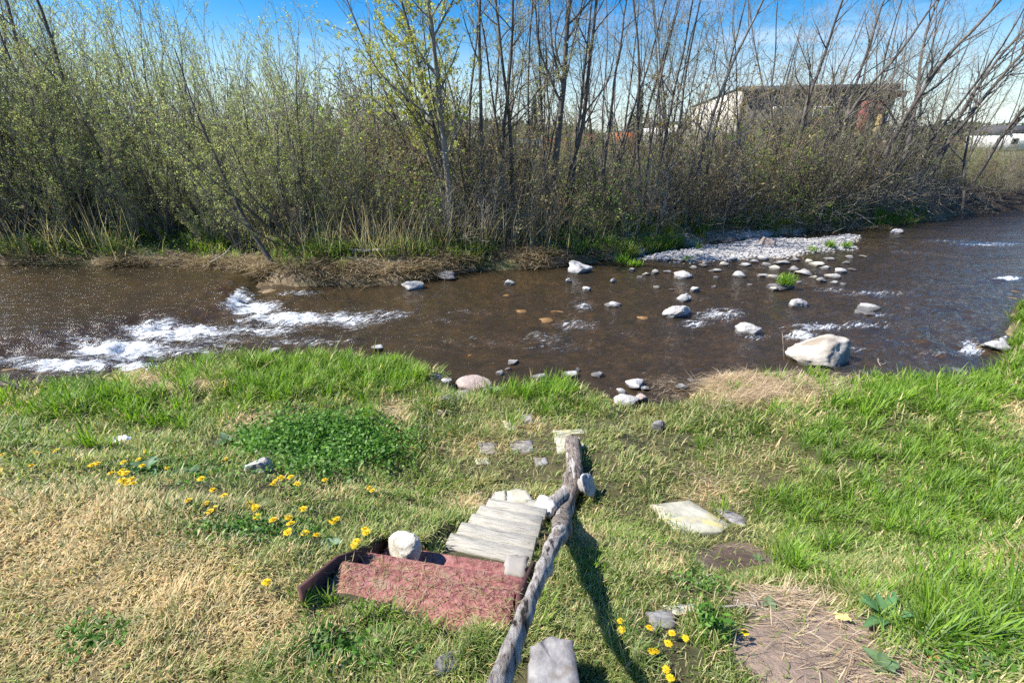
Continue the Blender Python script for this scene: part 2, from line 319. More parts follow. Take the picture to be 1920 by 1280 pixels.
# ------------------------------------------------------------------ terrain
def axis(lo, hi, st, far_lo, far_hi, g=1.22):
    a = list(np.arange(lo, hi, st)); s = st; v = lo
    while v > far_lo: s *= g; v -= s; a.insert(0, v)
    s = st; v = a[-1]
    while v < far_hi: s *= g; v += s; a.append(v)
    return np.array(a)
def grid_mesh(name, xs, ys, zf, mats, colf=None, attrs=None, disp=None):
    X, Y = np.meshgrid(xs, ys); Z = zf(X, Y); V = np.stack([X, Y, Z], -1).reshape(-1, 3); nx, ny = len(xs), len(ys)
    i = np.arange(ny-1)[:, None]*nx+np.arange(nx-1)[None, :]; q = np.stack([i, i+1, i+nx+1, i+nx], -1).reshape(-1, 4)
    col = colf(X, Y, Z).reshape(-1, 3) if colf else None
    return npmesh(name, V, [q], mats, col, True, None, {k: f(X, Y, Z) for k, f in (attrs or {}).items()})
def tcol(X, Y, Z):
    px, py, dry, lush, weed, dirt = ground_cols(X, Y, Z)
    c = np.ones(X.shape+(3,))*A3(.085, .078, .036); c = fade(c, A3(.33, .25, .125), dry*.9); c = fade(c, A3(.05, .075, .018), np.clip(lush+weed, 0, 1)*.8)
    c = fade(c, A3(.34, .25, .19), dirt); c = fade(c, A3(.10, .065, .05), np.clip(dirt*blobs(px, py, [(1380, 1050, 80, 34, 1), (1540, 1120, 60, 18, .8)]), 0, 1))
    df = (Y-li(FAR, X)); far = sm(df, -.3, .1); n = fbm(X, Y, 1.7, 4); n2 = fbm(X, Y, .5, 3)
    cf = np.ones(X.shape+(3,))*A3(.17, .125, .075); cf = fade(cf, A3(.30, .225, .13), sm(n, -.05, .2)*sm(3.0-df, 0, 2)); cf = fade(cf, A3(.10, .14, .035), sm(n2, 0, .15)*.8)
    cf = fade(cf, A3(.13, .15, .065), sm(Y, 20, 40)); cb_ = sm(X, 10, 14)*(1-sm(df, 1.0, 2.0)); cf = fade(cf, A3(.06, .045, .035), cb_); c = fade(c, cf, far)  # dark soil of the right cut bank, with its shade put into the colour
    dn = (li(NEAR, X)-Y); bed = sm(-dn, -.25, .05)*(1-sm(df, -.12, .1)); cb = np.ones(X.shape+(3,))*A3(.16, .115, .06)
    cb = fade(cb, A3(.28, .21, .12), sm(fbm(X, Y, 3.2, 3), 0, .12)); cb = fade(cb, A3(.07, .05, .03), sm(fbm(X+7, Y, 2.1, 3), .02, .14))
    c = fade(c, cb, bed)
    b = sdpoly(X, Y, BAR)+fbm(X, Y, 1.1)*.9; gv = sm(Z, .005, .03)*sm(b, -.7, -.4)*(1-sm(df, -.1, .3))
    c = fade(c, A3(.44, .42, .40)*(1+0*X[..., None]), gv)
    return c
M_ground = solid('ground_earth', [(.25, (.55, .55, .55)), (.5, (1, 1, 1)), (.8, (1.5, 1.45, 1.35))], 9.0, .95, .8, 28, attr='col', bdist=.04)
xs = axis(-9.5, 13.5, .075, -420, 500); ys = axis(.2, 19.5, .075, -60, 700)
xs = np.unique(np.round(np.concatenate([xs[(xs < -1.3) | (xs > 1.1)], np.arange(-1.3, 1.1, .03)]), 5)); ys = np.unique(np.round(np.concatenate([ys[(ys < 1.0) | (ys > 3.3)], np.arange(1.0, 3.3, .03)]), 5))
obj('ground', grid_mesh('ground', xs, ys, hgt, [M_ground], tcol), kind='structure')

# ------------------------------------------------------------------ river
LIPW = [(-60, 668), (60, 646), (200, 626), (330, 602), (425, 580), (446, 552), (470, 524), (480, 500)]
LW = np.array([at(*p)[:2] for p in LIPW])
def poolside(x, y):
    # distance upstream of the lip (positive on the pool side)
    P = [(-60., LW[0][1]-.2)]+[tuple(p) for p in LW]
    d = np.full(x.shape, 1e9); s = np.ones(x.shape)
    for i in range(len(P)-1):
        ax, ay = P[i]; bx, by = P[i+1]; ex, ey = bx-ax, by-ay; t = np.clip(((x-ax)*ex+(y-ay)*ey)/(ex*ex+ey*ey), 0, 1)
        q = np.hypot(x-ax-ex*t, y-ay-ey*t); si = np.sign(ex*(y-ay)-ey*(x-ax)); m = q < d-1e-9; d = np.where(m, q, d); s = np.where(m, si, s)
    return d*s
FOAM = [(470, 575, 70, 16, 1.0), (440, 560, 40, 22, .95), (540, 598, 110, 14, 1.0), (650, 598, 90, 18, .8), (730, 590, 60, 14, .6), (330, 622, 130, 20, .95), (220, 655, 130, 24, 1.0),
        (130, 685, 130, 14, .95), (330, 655, 90, 14, .7), (480, 620, 110, 14, .75), (560, 640, 130, 12, .55), (400, 640, 80, 20, .6), (560, 550, 50, 6, .7), (250, 690, 60, 14, .9), (330, 690, 60, 10, .6), (30, 672, 60, 12, .7),
        (1080, 610, 60, 14, .55), (1020, 635, 60, 16, .5), (1050, 650, 90, 12, .4), (1095, 575, 22, 12, .7), (1350, 590, 60, 16, .72), (1300, 607, 40, 8, .7), (1500, 630, 40, 14, .85), (1540, 612, 90, 9, .7), (1630, 610, 80, 9, .62),
        (1420, 632, 50, 7, .5), (1640, 550, 90, 8, .6), (1560, 545, 60, 6, .5), (1887, 522, 34, 4, .95), (1850, 458, 80, 4, .7), (1780, 452, 80, 5, .45), (1700, 473, 60, 6, .4), (1820, 655, 28, 20, .85), (1760, 665, 70, 12, .45),
        (1880, 640, 30, 12, .9), (880, 585, 60, 8, .4), (830, 600, 60, 10, .38), (1650, 590, 40, 6, .6), (1320, 560, 30, 4, .4), (1180, 625, 60, 8, .35), (1680, 640, 80, 6, .4), (1600, 655, 40, 8, .5), (1590, 700, 60, 10, .35),
        (800, 560, 90, 20, .25), (1000, 560, 120, 20, .2), (1500, 600, 200, 20, .25), (1750, 600, 120, 40, .2), (900, 640, 200, 20, .28)]
def wz(x, y):
    X, Y = pxof(x, y, 0*x); f = blobs(X, Y, FOAM); s = poolside(x, y); r = sm(Y, 380, 520)
    z = .17*sm(s, -.35, .25)+.03*np.exp(-((s-.55)/.5)**2)-.05*np.exp(-((s+.45)/.25)**2)*sm(X, -600, 380)
    calm = 1-.75*sm(s, 0, .8)
    z = z+(f*(fbm(x*.8, y*1.5, 5.0, 3)*.30+np.maximum(fbm(x+3, y, 9, 2), 0)*.10)+calm*fbm(x*.8+y*.25, y, 3.4, 4)*.055+calm*fbm(x*.8, y*1.2, 11, 2)*.014)*1.0
    return z
def foamf(X, Y, Z):
    px, py = pxof(X, Y, 0*X); return np.clip(blobs(px, py, FOAM)-.9*sm(poolside(X, Y), -.05, .12), 0, 1)
def water_mat():
    m = mat('river_water'); t = m.node_tree; l = t.links.new
    g = N(t, 'ShaderNodeNewGeometry'); mp = N(t, 'ShaderNodeMapping', vector_type='TEXTURE'); mp.inputs['Scale'].default_value = (1.0, .48, 1.0); mp.inputs['Rotation'].default_value = (0, 0, .38)
    l(g.outputs['Position'], mp.inputs[0])
    n1 = N(t, 'ShaderNodeTexNoise', i_Scale=3.6, i_Detail=5.0, i_Roughness=.6, i_Distortion=.8); n2 = N(t, 'ShaderNodeTexNoise', i_Scale=22.0, i_Detail=3.0, i_Distortion=.4)
    l(mp.outputs[0], n1.inputs['Vector']); l(mp.outputs[0], n2.inputs['Vector'])
    b1 = N(t, 'ShaderNodeBump', i_Strength=.8, i_Distance=.085); b2 = N(t, 'ShaderNodeBump', i_Strength=.12, i_Distance=.012)
    l(n1.outputs['Fac'], b1.inputs['Height']); l(n2.outputs['Fac'], b2.inputs['Height']); l(b1.outputs[0], b2.inputs['Normal'])
    fr = N(t, 'ShaderNodeFresnel', i_IOR=1.42); l(b2.outputs[0], fr.inputs['Normal'])
    gl = N(t, 'ShaderNodeBsdfGlossy', i_Roughness=.12); gl.inputs['Color'].default_value = (1, 1, 1, 1); l(b2.outputs[0], gl.inputs['Normal'])
    tr = N(t, 'ShaderNodeBsdfTransparent'); tr.inputs['Color'].default_value = (.60, .50, .36, 1)
    df = N(t, 'ShaderNodeBsdfDiffuse'); df.inputs['Color'].default_value = (.105, .078, .046, 1)
    mA = N(t, 'ShaderNodeMixShader'); mA.inputs[0].default_value = .28; l(tr.outputs[0], mA.inputs[1]); l(df.outputs[0], mA.inputs[2])
    mB = N(t, 'ShaderNodeMixShader'); l(fr.outputs[0], mB.inputs[0]); l(mA.outputs[0], mB.inputs[1]); l(gl.outputs[0], mB.inputs[2])
    at_ = N(t, 'ShaderNodeAttribute', attribute_name='foam')
    mp2 = N(t, 'ShaderNodeMapping', vector_type='TEXTURE'); mp2.inputs['Scale'].default_value = (1.25, .26, 1.0); mp2.inputs['Rotation'].default_value = (0, 0, .42); l(g.outputs['Position'], mp2.inputs[0])
    fn = N(t, 'ShaderNodeTexNoise', i_Scale=4.5, i_Detail=12.0, i_Roughness=.72, i_Distortion=1.6); l(mp2.outputs[0], fn.inputs['Vector'])
    f2 = N(t, 'ShaderNodeTexNoise', i_Scale=15.0, i_Detail=4.0, i_Roughness=.7, i_Distortion=2.2); l(mp2.outputs[0], f2.inputs['Vector'])
    f2m = N(t, 'ShaderNodeMath', operation='MULTIPLY_ADD'); f2m.inputs[1].default_value = .55; f2m.inputs[2].default_value = -.275; l(f2.outputs['Fac'], f2m.inputs[0])
    f3 = N(t, 'ShaderNodeMath', operation='ADD'); l(fn.outputs['Fac'], f3.inputs[0]); l(f2m.outputs[0], f3.inputs[1])
    fm = N(t, 'ShaderNodeMath', operation='MULTIPLY_ADD'); fm.inputs[1].default_value = .38; l(at_.outputs['Fac'], fm.inputs[0]); l(f3.outputs[0], fm.inputs[2])
    rr = N(t, 'ShaderNodeMapRange', interpolation_type='SMOOTHSTEP'); rr.inputs['From Min'].default_value = .71; rr.inputs['From Max'].default_value = .89; l(fm.outputs[0], rr.inputs['Value'])
    fo = N(t, 'ShaderNodeBsdfPrincipled', i_Roughness=.5); fo.inputs['Base Color'].default_value = (.80, .84, .86, 1)
    fb = N(t, 'ShaderNodeBump', i_Strength=.8, i_Distance=.05); l(fn.outputs['Fac'], fb.inputs['Height']); l(fb.outputs[0], fo.inputs['Normal'])
    mC = N(t, 'ShaderNodeMixShader'); l(rr.outputs[0], mC.inputs[0]); l(mB.outputs[0], mC.inputs[1]); l(fo.outputs[0], mC.inputs[2])
    o = N(t, 'ShaderNodeOutputMaterial'); l(mC.outputs[0], o.inputs[0]); return m
M_water = water_mat()
wx = axis(-10, 12.5, .05, -120, 160); wy = np.array(list(np.arange(4.9, 13.5, .05))+list(np.arange(13.5, 24, .12))+list(np.arange(24, 60, 1.2)))
obj('water', grid_mesh('water', wx, wy, wz, [M_water], None, {'foam': foamf}), kind='structure')

# ------------------------------------------------------------------ rocks
def icos(sub):
    import bmesh
    b = bmesh.new(); bmesh.ops.create_icosphere(b, subdivisions=sub, radius=1.0); v = np.array([x.co[:] for x in b.verts]); f = np.array([[q.index for q in p.verts] for p in b.faces]); b.free(); return v, f
ICO = {k: icos(k) for k in (2, 3, 4, 5)}
def rock_mesh(w, d, h, seed, mat_, sub=4, cuts=11, rough=.16, flat=.55, boxy=0.0):
    v, f = ICO[sub]; v = v.copy(); r = np.random.RandomState(seed)
    if boxy: v = np.sign(v)*np.abs(v)**(1-boxy*.6); v /= np.max(np.abs(v))
    for _ in range(cuts):
        n = r.normal(size=3); n /= np.linalg.norm(n); k = r.uniform(.52, .86); dd = v@n; over = np.maximum(dd-k, 0); v -= over[:, None]*n*.92
    o = r.rand(3)*50
    dis = np.array([mnoise.fractal(Vector(q*1.6+o), 1.0, 2.0, 4) for q in v]); v *= (1+dis*rough)[:, None]
    dis2 = np.array([mnoise.noise(Vector(q*7+o)) for q in v]); v *= (1+dis2*rough*.22)[:, None]
    v *= np.array([w/2, d/2, h]); return npmesh('rock', v, [f], [mat_], None, sub >= 3 and False or True)
def rock_at(px, pyb, wpx, hpx, label, seed, m=None, z=None, name='rock', cat='rock', group=None, sub=4, dr=.75, cuts=12, sink=.3, boxy=0, tilt=(0, 0), rough=.16, rz=None):
    """pyb: image row of the foot of the rock, wpx/hpx its apparent size"""
    p = atg(px, pyb) if z is None else at(px, pyb, z); dep = p.y*CP+(H-p.z)*SP; w = wpx*dep/F
    hh = hpx*dep/F; el = math.atan2(H-p.z, p.y); d = w*dr
    hz = max((hh-d*math.sin(el)*.75)/math.cos(el), hh*.35)
    full = hz/(1-sink)
    r = random.Random(seed); me = rock_mesh(w*1.06, d*1.06, full*.6, seed, m or M_rock, sub, cuts, rough=rough, boxy=boxy)
    o = obj(name, me, None, (p.x, p.y+d*.35, p.z+hz-full*.58), (tilt[0], tilt[1], r.uniform(-.25, .25) if rz is None else rz), label, cat, group)
    return o
R = rock_at
def big_boulder():
    p = at(1537, 672, 0); me = rock_mesh(1.0, .80, .34, 14, M_bould, 5, 6, rough=.13)
    n = len(me.vertices); v = np.empty(n*3, np.float32); me.vertices.foreach_get('co', v); v = v.reshape(-1, 3)
    x = v[:, 0]/.49; v[:, 2] *= np.clip(1+.30*x, .5, 1.4); v[:, 2] -= np.maximum(v[:, 2], 0)*.25*np.clip(-x, 0, 1); v[:, 0] += .22*v[:, 2]*(x > 0)*x; me.vertices.foreach_set('co', v.ravel()); me.update()
    obj('boulder', me, None, (p.x, p.y-.05, .03), (0, .05, -.12), 'big pale boulder at the water edge by the grass, dark on its right side', 'boulder')
big_boulder()
R(775, 543, 52, 24, 'smooth pale rock at the foot of the far bank, below the willow', 12, z=0.02)
R(1088, 512, 52, 28, 'grey and black rock at the far water edge, largest one there', 13, z=0.02)
R(835, 522, 44, 16, 'mossy grey rock half buried in straw at the far water edge', 14, z=.05, m=M_rockdark)
R(955, 534, 23, 11, 'small rounded white stone alone in the water near the far bank', 15, z=0)
R(1066, 530, 13, 9, 'tiny pale stone in the shallows in front of the black and grey rock', 16, z=0)
R(1101, 546, 19, 11, 'small pale stone alone in midstream right of the tiny one', 17, z=0)
R(1152, 575, 33, 15, 'rounded pale rock in midstream with riffle on its left', 18, z=0)
R(1150, 530, 13, 10, 'small grey stone just left of the stony shallows', 19, z=0)
R(1284, 523, 42, 18, 'low grey wedge rock left end of the stony shallows', 20, z=0)
R(1304, 547, 18, 13, 'small upright pale stone above the pair of white rocks', 21, z=0)
R(1283, 567, 34, 20, 'white rock just behind the broad pale rock in midstream', 22, z=0)
R(1275, 596, 55, 27, 'broad pale rock in midstream with foam trailing to its right', 23, z=0, sub=5)
R(1410, 628, 57, 29, 'pale slanting rock in midstream left of the big boulder', 24, z=0, sub=5)
R(1500, 577, 37, 20, 'pale sloping rock alone in midstream beyond the big boulder', 25, z=0)
R(1633, 581, 44, 15, 'low pale rock in midstream, the farther of a touching pair on the right', 26, z=0)
R(1627, 590, 42, 12, 'low pale rock in midstream, the nearer of a touching pair on the right', 27, z=0)
R(1708, 580, 18, 6, 'small dark stone barely above the water on the right', 28, z=0, m=M_rockdark)
R(1468, 543, 52, 18, 'dark flat rock in the shallows with a green tuft growing on it', 29, z=0, m=M_rockdark)
R(1685, 438, 26, 10, 'grey rock by the grassy point of the far bank', 30, z=0)
R(1441, 461, 30, 18, 'pointed pinkish boulder standing on the gravel bar', 31, m=M_rockpink, name='boulder', cat='boulder')
shal = [(1344, 510, 26, 8), (1389, 520, 31, 14), (1455, 506, 24, 10), (1490, 508, 24, 12), (1514, 516, 38, 15), (1435, 520, 27, 10), (1455, 522, 28, 9), (1543, 530, 19, 12), (1568, 523, 30, 14), (1578, 512, 26, 14),
        (1537, 499, 35, 11), (1471, 496, 34, 12), (1435, 488, 24, 10), (1595, 484, 15, 6), (1621, 482, 15, 5), (1601, 507, 19, 6), (1566, 533, 17, 8), (1583, 534, 13, 6), (1453, 545, 19, 9), (1228, 514, 17, 12), (1253, 512, 17, 8),
        (1200, 522, 14, 7), (1212, 516, 16, 7), (1340, 540, 12, 6), (1345, 521, 12, 5), (1407, 535, 12, 5), (1520, 493, 22, 9), (1495, 490, 20, 8), (1550, 505, 22, 9), (1400, 500, 24, 9), (1360, 498, 22, 9), (1320, 500, 20, 8), (1300, 504, 16, 7), (1500, 530, 14, 6), (1527, 522, 16, 7),
        (1440, 499, 20, 9), (1415, 492, 20, 8), (1185, 508, 14, 7), (1232, 540, 14, 6), (1260, 545, 10, 5), (1376, 489, 20, 9), (1345, 487, 18, 8), (1308, 488, 18, 8), (1278, 492, 16, 8), (1559, 488, 22, 8), (1590, 494, 16, 6)]
for i, q in enumerate(shal):
    R(*q, 'small pale stone among the many in the shallows below the gravel bar', 100+i, z=0.0, sub=3, rough=.22, cuts=14, m=[M_rock, M_rock, M_slab2, M_rockmid][i % 4], group='stones in the shallows below the gravel bar')
# near shore
R(887, 732, 66, 34, 'large pinkish rounded rock where the near grass meets the water', 40, m=M_rockpink, sub=5, name='boulder', cat='boulder', rough=.08, cuts=4)
R(921, 738, 38, 16, 'brown-grey rock leaning on the large pinkish one', 41, m=M_rockdark)
R(817, 710, 26, 14, 'dark stone at the top of the small rock pile left of the pinkish rock', 42, m=M_rockdark)
R(836, 720, 24, 14, 'pale stone between the dark stone and the large pinkish rock', 43)
R(829, 756, 32, 22, 'pale stone half hidden by grass below the rock pile', 44)
R(824, 782, 20, 14, 'small pinkish stone in the grass under the rock pile', 45, m=M_rockpink)
R(961, 684, 24, 14, 'pale angular stone in the water beyond the near grass', 46, z=0)
R(954, 696, 15, 9, 'small pink stone between two pale ones at the near edge', 47, z=0, m=M_rockpink)
R(940, 704, 20, 12, 'small white stone at the near water edge left of the pink one', 48, z=0)
R(1071, 707, 28, 17, 'angular pale stone at the near water edge behind the grass clump', 49, z=0)
R(1084, 696, 12, 9, 'tiny pale stone beside the angular one at the near edge', 50, z=0)
R(1122, 708, 26, 14, 'pale stone at the near edge poking out of the grass', 51)
R(1015, 712, 34, 16, 'grey stone at the near edge behind the central grass', 52)
R(1192, 728, 46, 22, 'white jagged rock highest in the muddy cove', 53, z=.02)
R(1208, 731, 22, 10, 'white flat stone tucked right of the jagged cove rock', 54, z=.02)
R(1166, 737, 19, 13, 'small white stone left of the jagged cove rock', 55, z=.03)
R(1171, 758, 56, 24, 'large slanting white rock at the bottom of the muddy cove', 56, z=.05, sub=5)
R(1202, 750, 26, 15, 'pink and white stone right of the slanting cove rock', 57, z=.04, m=M_rockpink)
R(1040, 748, 16, 12, 'small grey stone poking from the central grass', 58)
R(1233, 813, 30, 28, 'lone grey angular rock on the grass right of the flat stones', 59, m=M_rockdark, sub=5)
R(707, 655, 30, 12, 'pale rock just beyond the lush grass on the left', 60, z=.02)
R(1283, 728, 28, 11, 'flat white stone right of the muddy cove', 61, z=.02)
R(1297, 715, 18, 7, 'small flat white stone farther right of the cove', 62, z=.0)
R(1803, 698, 24, 9, 'pale flat stone at the near water edge on the right', 63, z=.02)
R(512, 660, 26, 10, 'whitish stone in the rapids behind the left grass', 64, z=.02)
R(480, 888, 48, 38, 'rounded whitish rock by the dark green weeds', 65, sub=5, cuts=4, rough=.10)
for i, (q, lb) in enumerate([((1051, 590, 38, 10), 'brown stone under the water beside the midstream riffle'), ((1028, 606, 36, 12), 'larger brown stone under the water left of the riffle'), ((960, 644, 40, 10), 'long brown stone under the water near the middle'),
        ((951, 558, 16, 8), 'small orange stone under the water near the lone white one'), ((978, 588, 32, 10), 'olive stone under the water in midstream'), ((984, 618, 34, 8), 'dark stone just under the surface in midstream'),
        ((1205, 600, 24, 9), 'brown stone under the water left of the broad pale rock'), ((1258, 612, 24, 8), 'orange stone under the water below the broad pale rock'), ((605, 618, 24, 7), 'orange stone in the white rapids'), ((880, 672, 40, 8), 'brown stone under the water near the left grass'), ((1180, 668, 30, 8), 'reddish stone under the water before the cove')]):
    R(*q, lb, 200+i, z=-.03, m=M_wetrock, sub=3, sink=.2, group='stones seen under the water')
R(1880, 655, 50, 22, 'white rock among foam below the grassy bank on the right edge', 66, z=.03)

# flat stones in the near bank
def slab(poly, th, label, m, name='flat_stone', cat='stone', lift=.015, zc=None, group=None, seed=1, bev=.012):
    pts = [atg(*q) if zc is None else at(q[0], q[1], zc) for q in poly]; z = max(sum(p.z for p in pts)/len(pts), min(p.z for p in pts)) + lift
    c = sum(pts, Vector())/len(pts); r = random.Random(seed); P = []
    n = len(pts)
    for i in range(n):
        a, b = pts[i], pts[(i+1) % n]
        for k in range(6): 
            q = a.lerp(b, k/6); P.append(Vector((q.x-c.x+r.uniform(-.006, .006), q.y-c.y+r.uniform(-.006, .006), 0)))
    # plane fit of the ground under it
    zs = [p.z for p in pts]; A = np.array([[p.x-c.x, p.y-c.y, 1] for p in pts]); sol = np.linalg.lstsq(A, np.array(zs), rcond=None)[0] if zc is None else (0, 0, zc)
    zz = lambda q: sol[0]*q.x+sol[1]*q.y
    V = []; m_ = len(P)
    for s, dz in ((1.0, -th), (1.0, -bev), (1-.05, 0), (.55, .003), (.2, .0)):
        for q in P: V.append((q.x*s, q.y*s, zz(q)*s+dz+r.uniform(-.002, .002)*(1 if s > .9 else .15)))
    Q = [(k*m_+i, k*m_+(i+1) % m_, (k+1)*m_+(i+1) % m_, (k+1)*m_+i) for k in range(4) for i in range(m_)]
    V.append((0, 0, 0)); T = [(4*m_+i, 4*m_+(i+1) % m_, len(V)-1) for i in range(m_)]
    return obj(name, npmesh('slab', V, [Q, T], [m]), None, (c.x, c.y, sol[2]+lift), (0, 0, 0), label, cat, group)
slab([(1218, 950), (1290, 938), (1372, 986), (1352, 1003), (1272, 1004)], .05, 'pale cream stone slab on the grassy slope right of the log rail', M_slab, 'stone_slab', 'slab')
slab([(1338, 958), (1356, 950), (1400, 978), (1396, 990), (1372, 984)], .05, 'dark grey stone tucked against the cream slab', M_stonegrey)
slab([(1036, 810), (1100, 806), (1112, 838), (1045, 852)], .05, 'largest flat stepping stone behind the log rail', M_slab)
slab([(893, 834), (932, 832), (934, 854), (900, 856)], .05, 'left one of two flat stones below the dark grass ledge', M_stonegrey)
slab([(953, 828), (998, 827), (1002, 848), (960, 853)], .05, 'right one of two flat stones below the dark grass ledge', M_stonegrey)
slab([(974, 782), (998, 778), (1000, 796), (980, 800)], .06, 'small flat stone in the grass above the stepping stones', M_stonegrey)
slab([(942, 792), (962, 790), (968, 806), (946, 810)], .05, 'small straw-covered flat stone left of the small upper one', M_slab)
slab([(850, 736), (880, 732), (884, 748), (856, 752)], .05, 'flat grey stone half sunk in grass below the large pinkish rock', M_stonegrey)
slab([(890, 862), (916, 859), (920, 872), (894, 875)], .04, 'small brownish flat stone on the path below the pair of flat stones', M_slab)
slab([(1000, 862), (1024, 860), (1028, 874), (1004, 876)], .04, 'small grey flat stone on the path left of the log end', M_stonegrey)
slab([(1212, 1152), (1268, 1142), (1264, 1186), (1222, 1190)], .04, 'cracked grey flat stone beside the bushy weed', M_stonegrey)
slab([(1240, 1146), (1310, 1138), (1300, 1152), (1262, 1158)], .03, 'thin brownish flat stone behind the cracked grey one', M_slab)

# ------------------------------------------------------------------ staircase: red box steps and wooden steps
def quadboard(pts, th, name, m, parent, over=None):
    """slab from four 3-D top corners"""
    c = sum(pts, Vector())/4; ex = (pts[1]-pts[0]); rz = math.atan2(ex.y, ex.x); ca, sa = math.cos(-rz), math.sin(-rz)
    V = []; r = random.Random(int(abs(c.x*1e4+c.y*1e3)))
    nu = 14
    loc = [((p-c).x*ca-(p-c).y*sa, (p-c).x*sa+(p-c).y*ca, (p-c).z) for p in pts]
    lp = [Vector(q) for q in loc]
    def ring(zo, ins):
        out = []
        for a, b, n in ((0, 1, nu), (1, 2, 3), (2, 3, nu), (3, 0, 3)):
            for k in range(n):
                q = lp[a].lerp(lp[b], k/n); q = q*(1-ins/max(q.length, .05)) if ins else q.copy(); q.z += zo
                q.x += r.uniform(-.0015, .0015); q.y += r.uniform(-.002, .002); out.append(tuple(q))
        return out
    R_ = [ring(-th, 0), ring(-.006, 0), ring(0, .005)]; m_ = len(R_[0]); V = sum(R_, [])
    Q = [(k*m_+i, k*m_+(i+1) % m_, (k+1)*m_+(i+1) % m_, (k+1)*m_+i) for k in range(2) for i in range(m_)]
    me = npmesh(name, V, [Q, np.array([list(range(2*m_, 3*m_))]), np.array([list(range(m_))[::-1]])], [m])
    return obj(name, me, parent, c-Vector(parent.location), (0, 0, rz))
def prism(pl, th, dirv, name, m, parent):
    """flat plate: polygon of 3-D points extruded by th along dirv"""
    n = len(pl); o = Vector(parent.location); V = [tuple(p-o) for p in pl]+[tuple(p+dirv*th-o) for p in pl]
    Q = [(i, (i+1) % n, n+(i+1) % n, n+i) for i in range(n)]
    return obj(name, npmesh(name, V, [Q, np.array([list(range(n))[::-1]]), np.array([list(range(n, 2*n))])], [m]), parent)
rs = thing('red_box_steps', 'three red painted box steps between two dark side boards, strewn with cut grass', 'steps', tuple(at(800, 1110, 1.45)))
for k in range(3):
    far = O+AY*(.0+.19*k); far.z = lv[k]; near = O+AY*(-.26 if k == 0 else .19*(k-1)-.03); near.z = lv[k]
    a = near+AX*LX; b = near+AX*(tw+LX*0-.03); c = far+AX*(tw-.03); d = far+AX*LX
    quadboard([a, b, c, d], .03, 'tread', M_red, rs)
    rz_ = lv[k]-.03; top = [d+Vector((0, 0, -.03)), c+Vector((0, 0, -.03))]
    rp = [top[0]-AY*.02, top[1]-AY*.02, top[1]-AY*.02-Vector((0, 0, .118)), top[0]-AY*.02-Vector((0, 0, .118))]
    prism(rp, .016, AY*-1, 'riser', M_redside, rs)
for sx_, nm in ((LX-.02, 'left'), (tw-.02, 'right')):
    b0 = O+AX*sx_; pl = []
    prof = [(-.255, -.02), (-.25, .125), (.0, .018), (.38, -.28), (.42, -.32), (.43, -.42), (.0, -.30), (-.23, -.12)] if nm == 'left' else [(-.30, -.03), (-.22, .0), (.0, .01), (.40, -.27), (.42, -.30), (.42, -.5), (.0, -.36), (-.30, -.16)]
    for yy, zz_ in prof:
        q = b0+AY*yy; q.z = 1.48+zz_; pl.append(q)
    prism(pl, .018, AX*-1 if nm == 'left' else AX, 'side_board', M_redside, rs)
ws = thing('wooden_steps', 'narrow flight of pale weathered plank steps leading down from the red box', 'steps', tuple(at(930, 1000, 1.0)))
wl = [(830, 1024, 1.10), (854, 1001, 1.0), (873, 982, .90), (891, 965, .80), (907, 951, .71), (918, 940, .63)]
wr = [(991, 1043), (997, 1036), (1001, 1018), (1010, 1001), (1012, 984), (1000, 965)]
prevL = None; LE = []; RE = []
for k, (lx, ly, z) in enumerate(wl):
    l_ = at(lx, ly, z); 
    dirx = Vector((math.cos(-.25), math.sin(-.25), 0)); wdt = .50-.012*k
    diry = Vector((.25, .968, 0)); LE.append(l_); RE.append(l_+dirx*wdt)
    for s in range(2):                      # two planks per step
        y0 = -.145 if s == 0 else -.006
        y1 = -.024 if s == 0 else .105
        dz = -.003*s+.004*((k*3+s) % 3)
        P = [l_+diry*y0, l_+diry*y0+dirx*wdt, l_+diry*y1+dirx*wdt, l_+diry*y1]
        P = [p+Vector((0, 0, dz))+dirx*(.006*((k+s) % 2)) for p in P]
        quadboard(P, .035, 'plank', M_wood, ws)
for S, sg in ((LE, 1), (RE, -1)):
    pl = []
    dirx = Vector((math.cos(-.25), math.sin(-.25), 0)); diry = Vector((.25, .968, 0))
    off = dirx*(.02*sg)
    for k, p in enumerate(S):
        pl.append(p+off+diry*-.14+Vector((0, 0, -.04))); pl.append(p+off+diry*.1+Vector((0, 0, -.04)))
    pl.append(S[-1]+off+diry*.1+Vector((0, 0, -.2))); pl.append(S[0]+off-diry*.14+Vector((0, 0, -.2)))
    prism(pl, .03, dirx*sg, 'stringer', M_wood if sg < 0 else M_wood, ws)
M_tile = solid('grey_tile', [(.3, (.26, .24, .21)), (.7, (.36, .335, .30))], 8.0, .85, .3, 60, bdist=.003)
slab([(948, 1038), (991, 1040), (984, 1080), (944, 1072)], .02, 'square grey paving tile lying at the right end of the lowest red step', M_tile, 'paving_tile', 'tile', .0, zc=1.21)
slab([(928, 924), (948, 920), (950, 940), (930, 941)], .10, 'small square stone at the foot of the wooden steps', M_slab, zc=.62)
slab([(951, 922), (968, 917), (990, 922), (998, 936), (985, 945), (952, 941)], .10, 'rounded flat stone at the foot of the wooden steps', M_slab, zc=.62)
p = at(757, 1036, 1.36)
me = rock_mesh(.175, .13, .085, 81, M_slab2, 5, 1, rough=.08, boxy=.6)
obj('rock', me, None, (-.557, 1.80, 1.275), (0, 0, -.15), 'rough cream rock sitting on the left end of the red steps', 'rock')

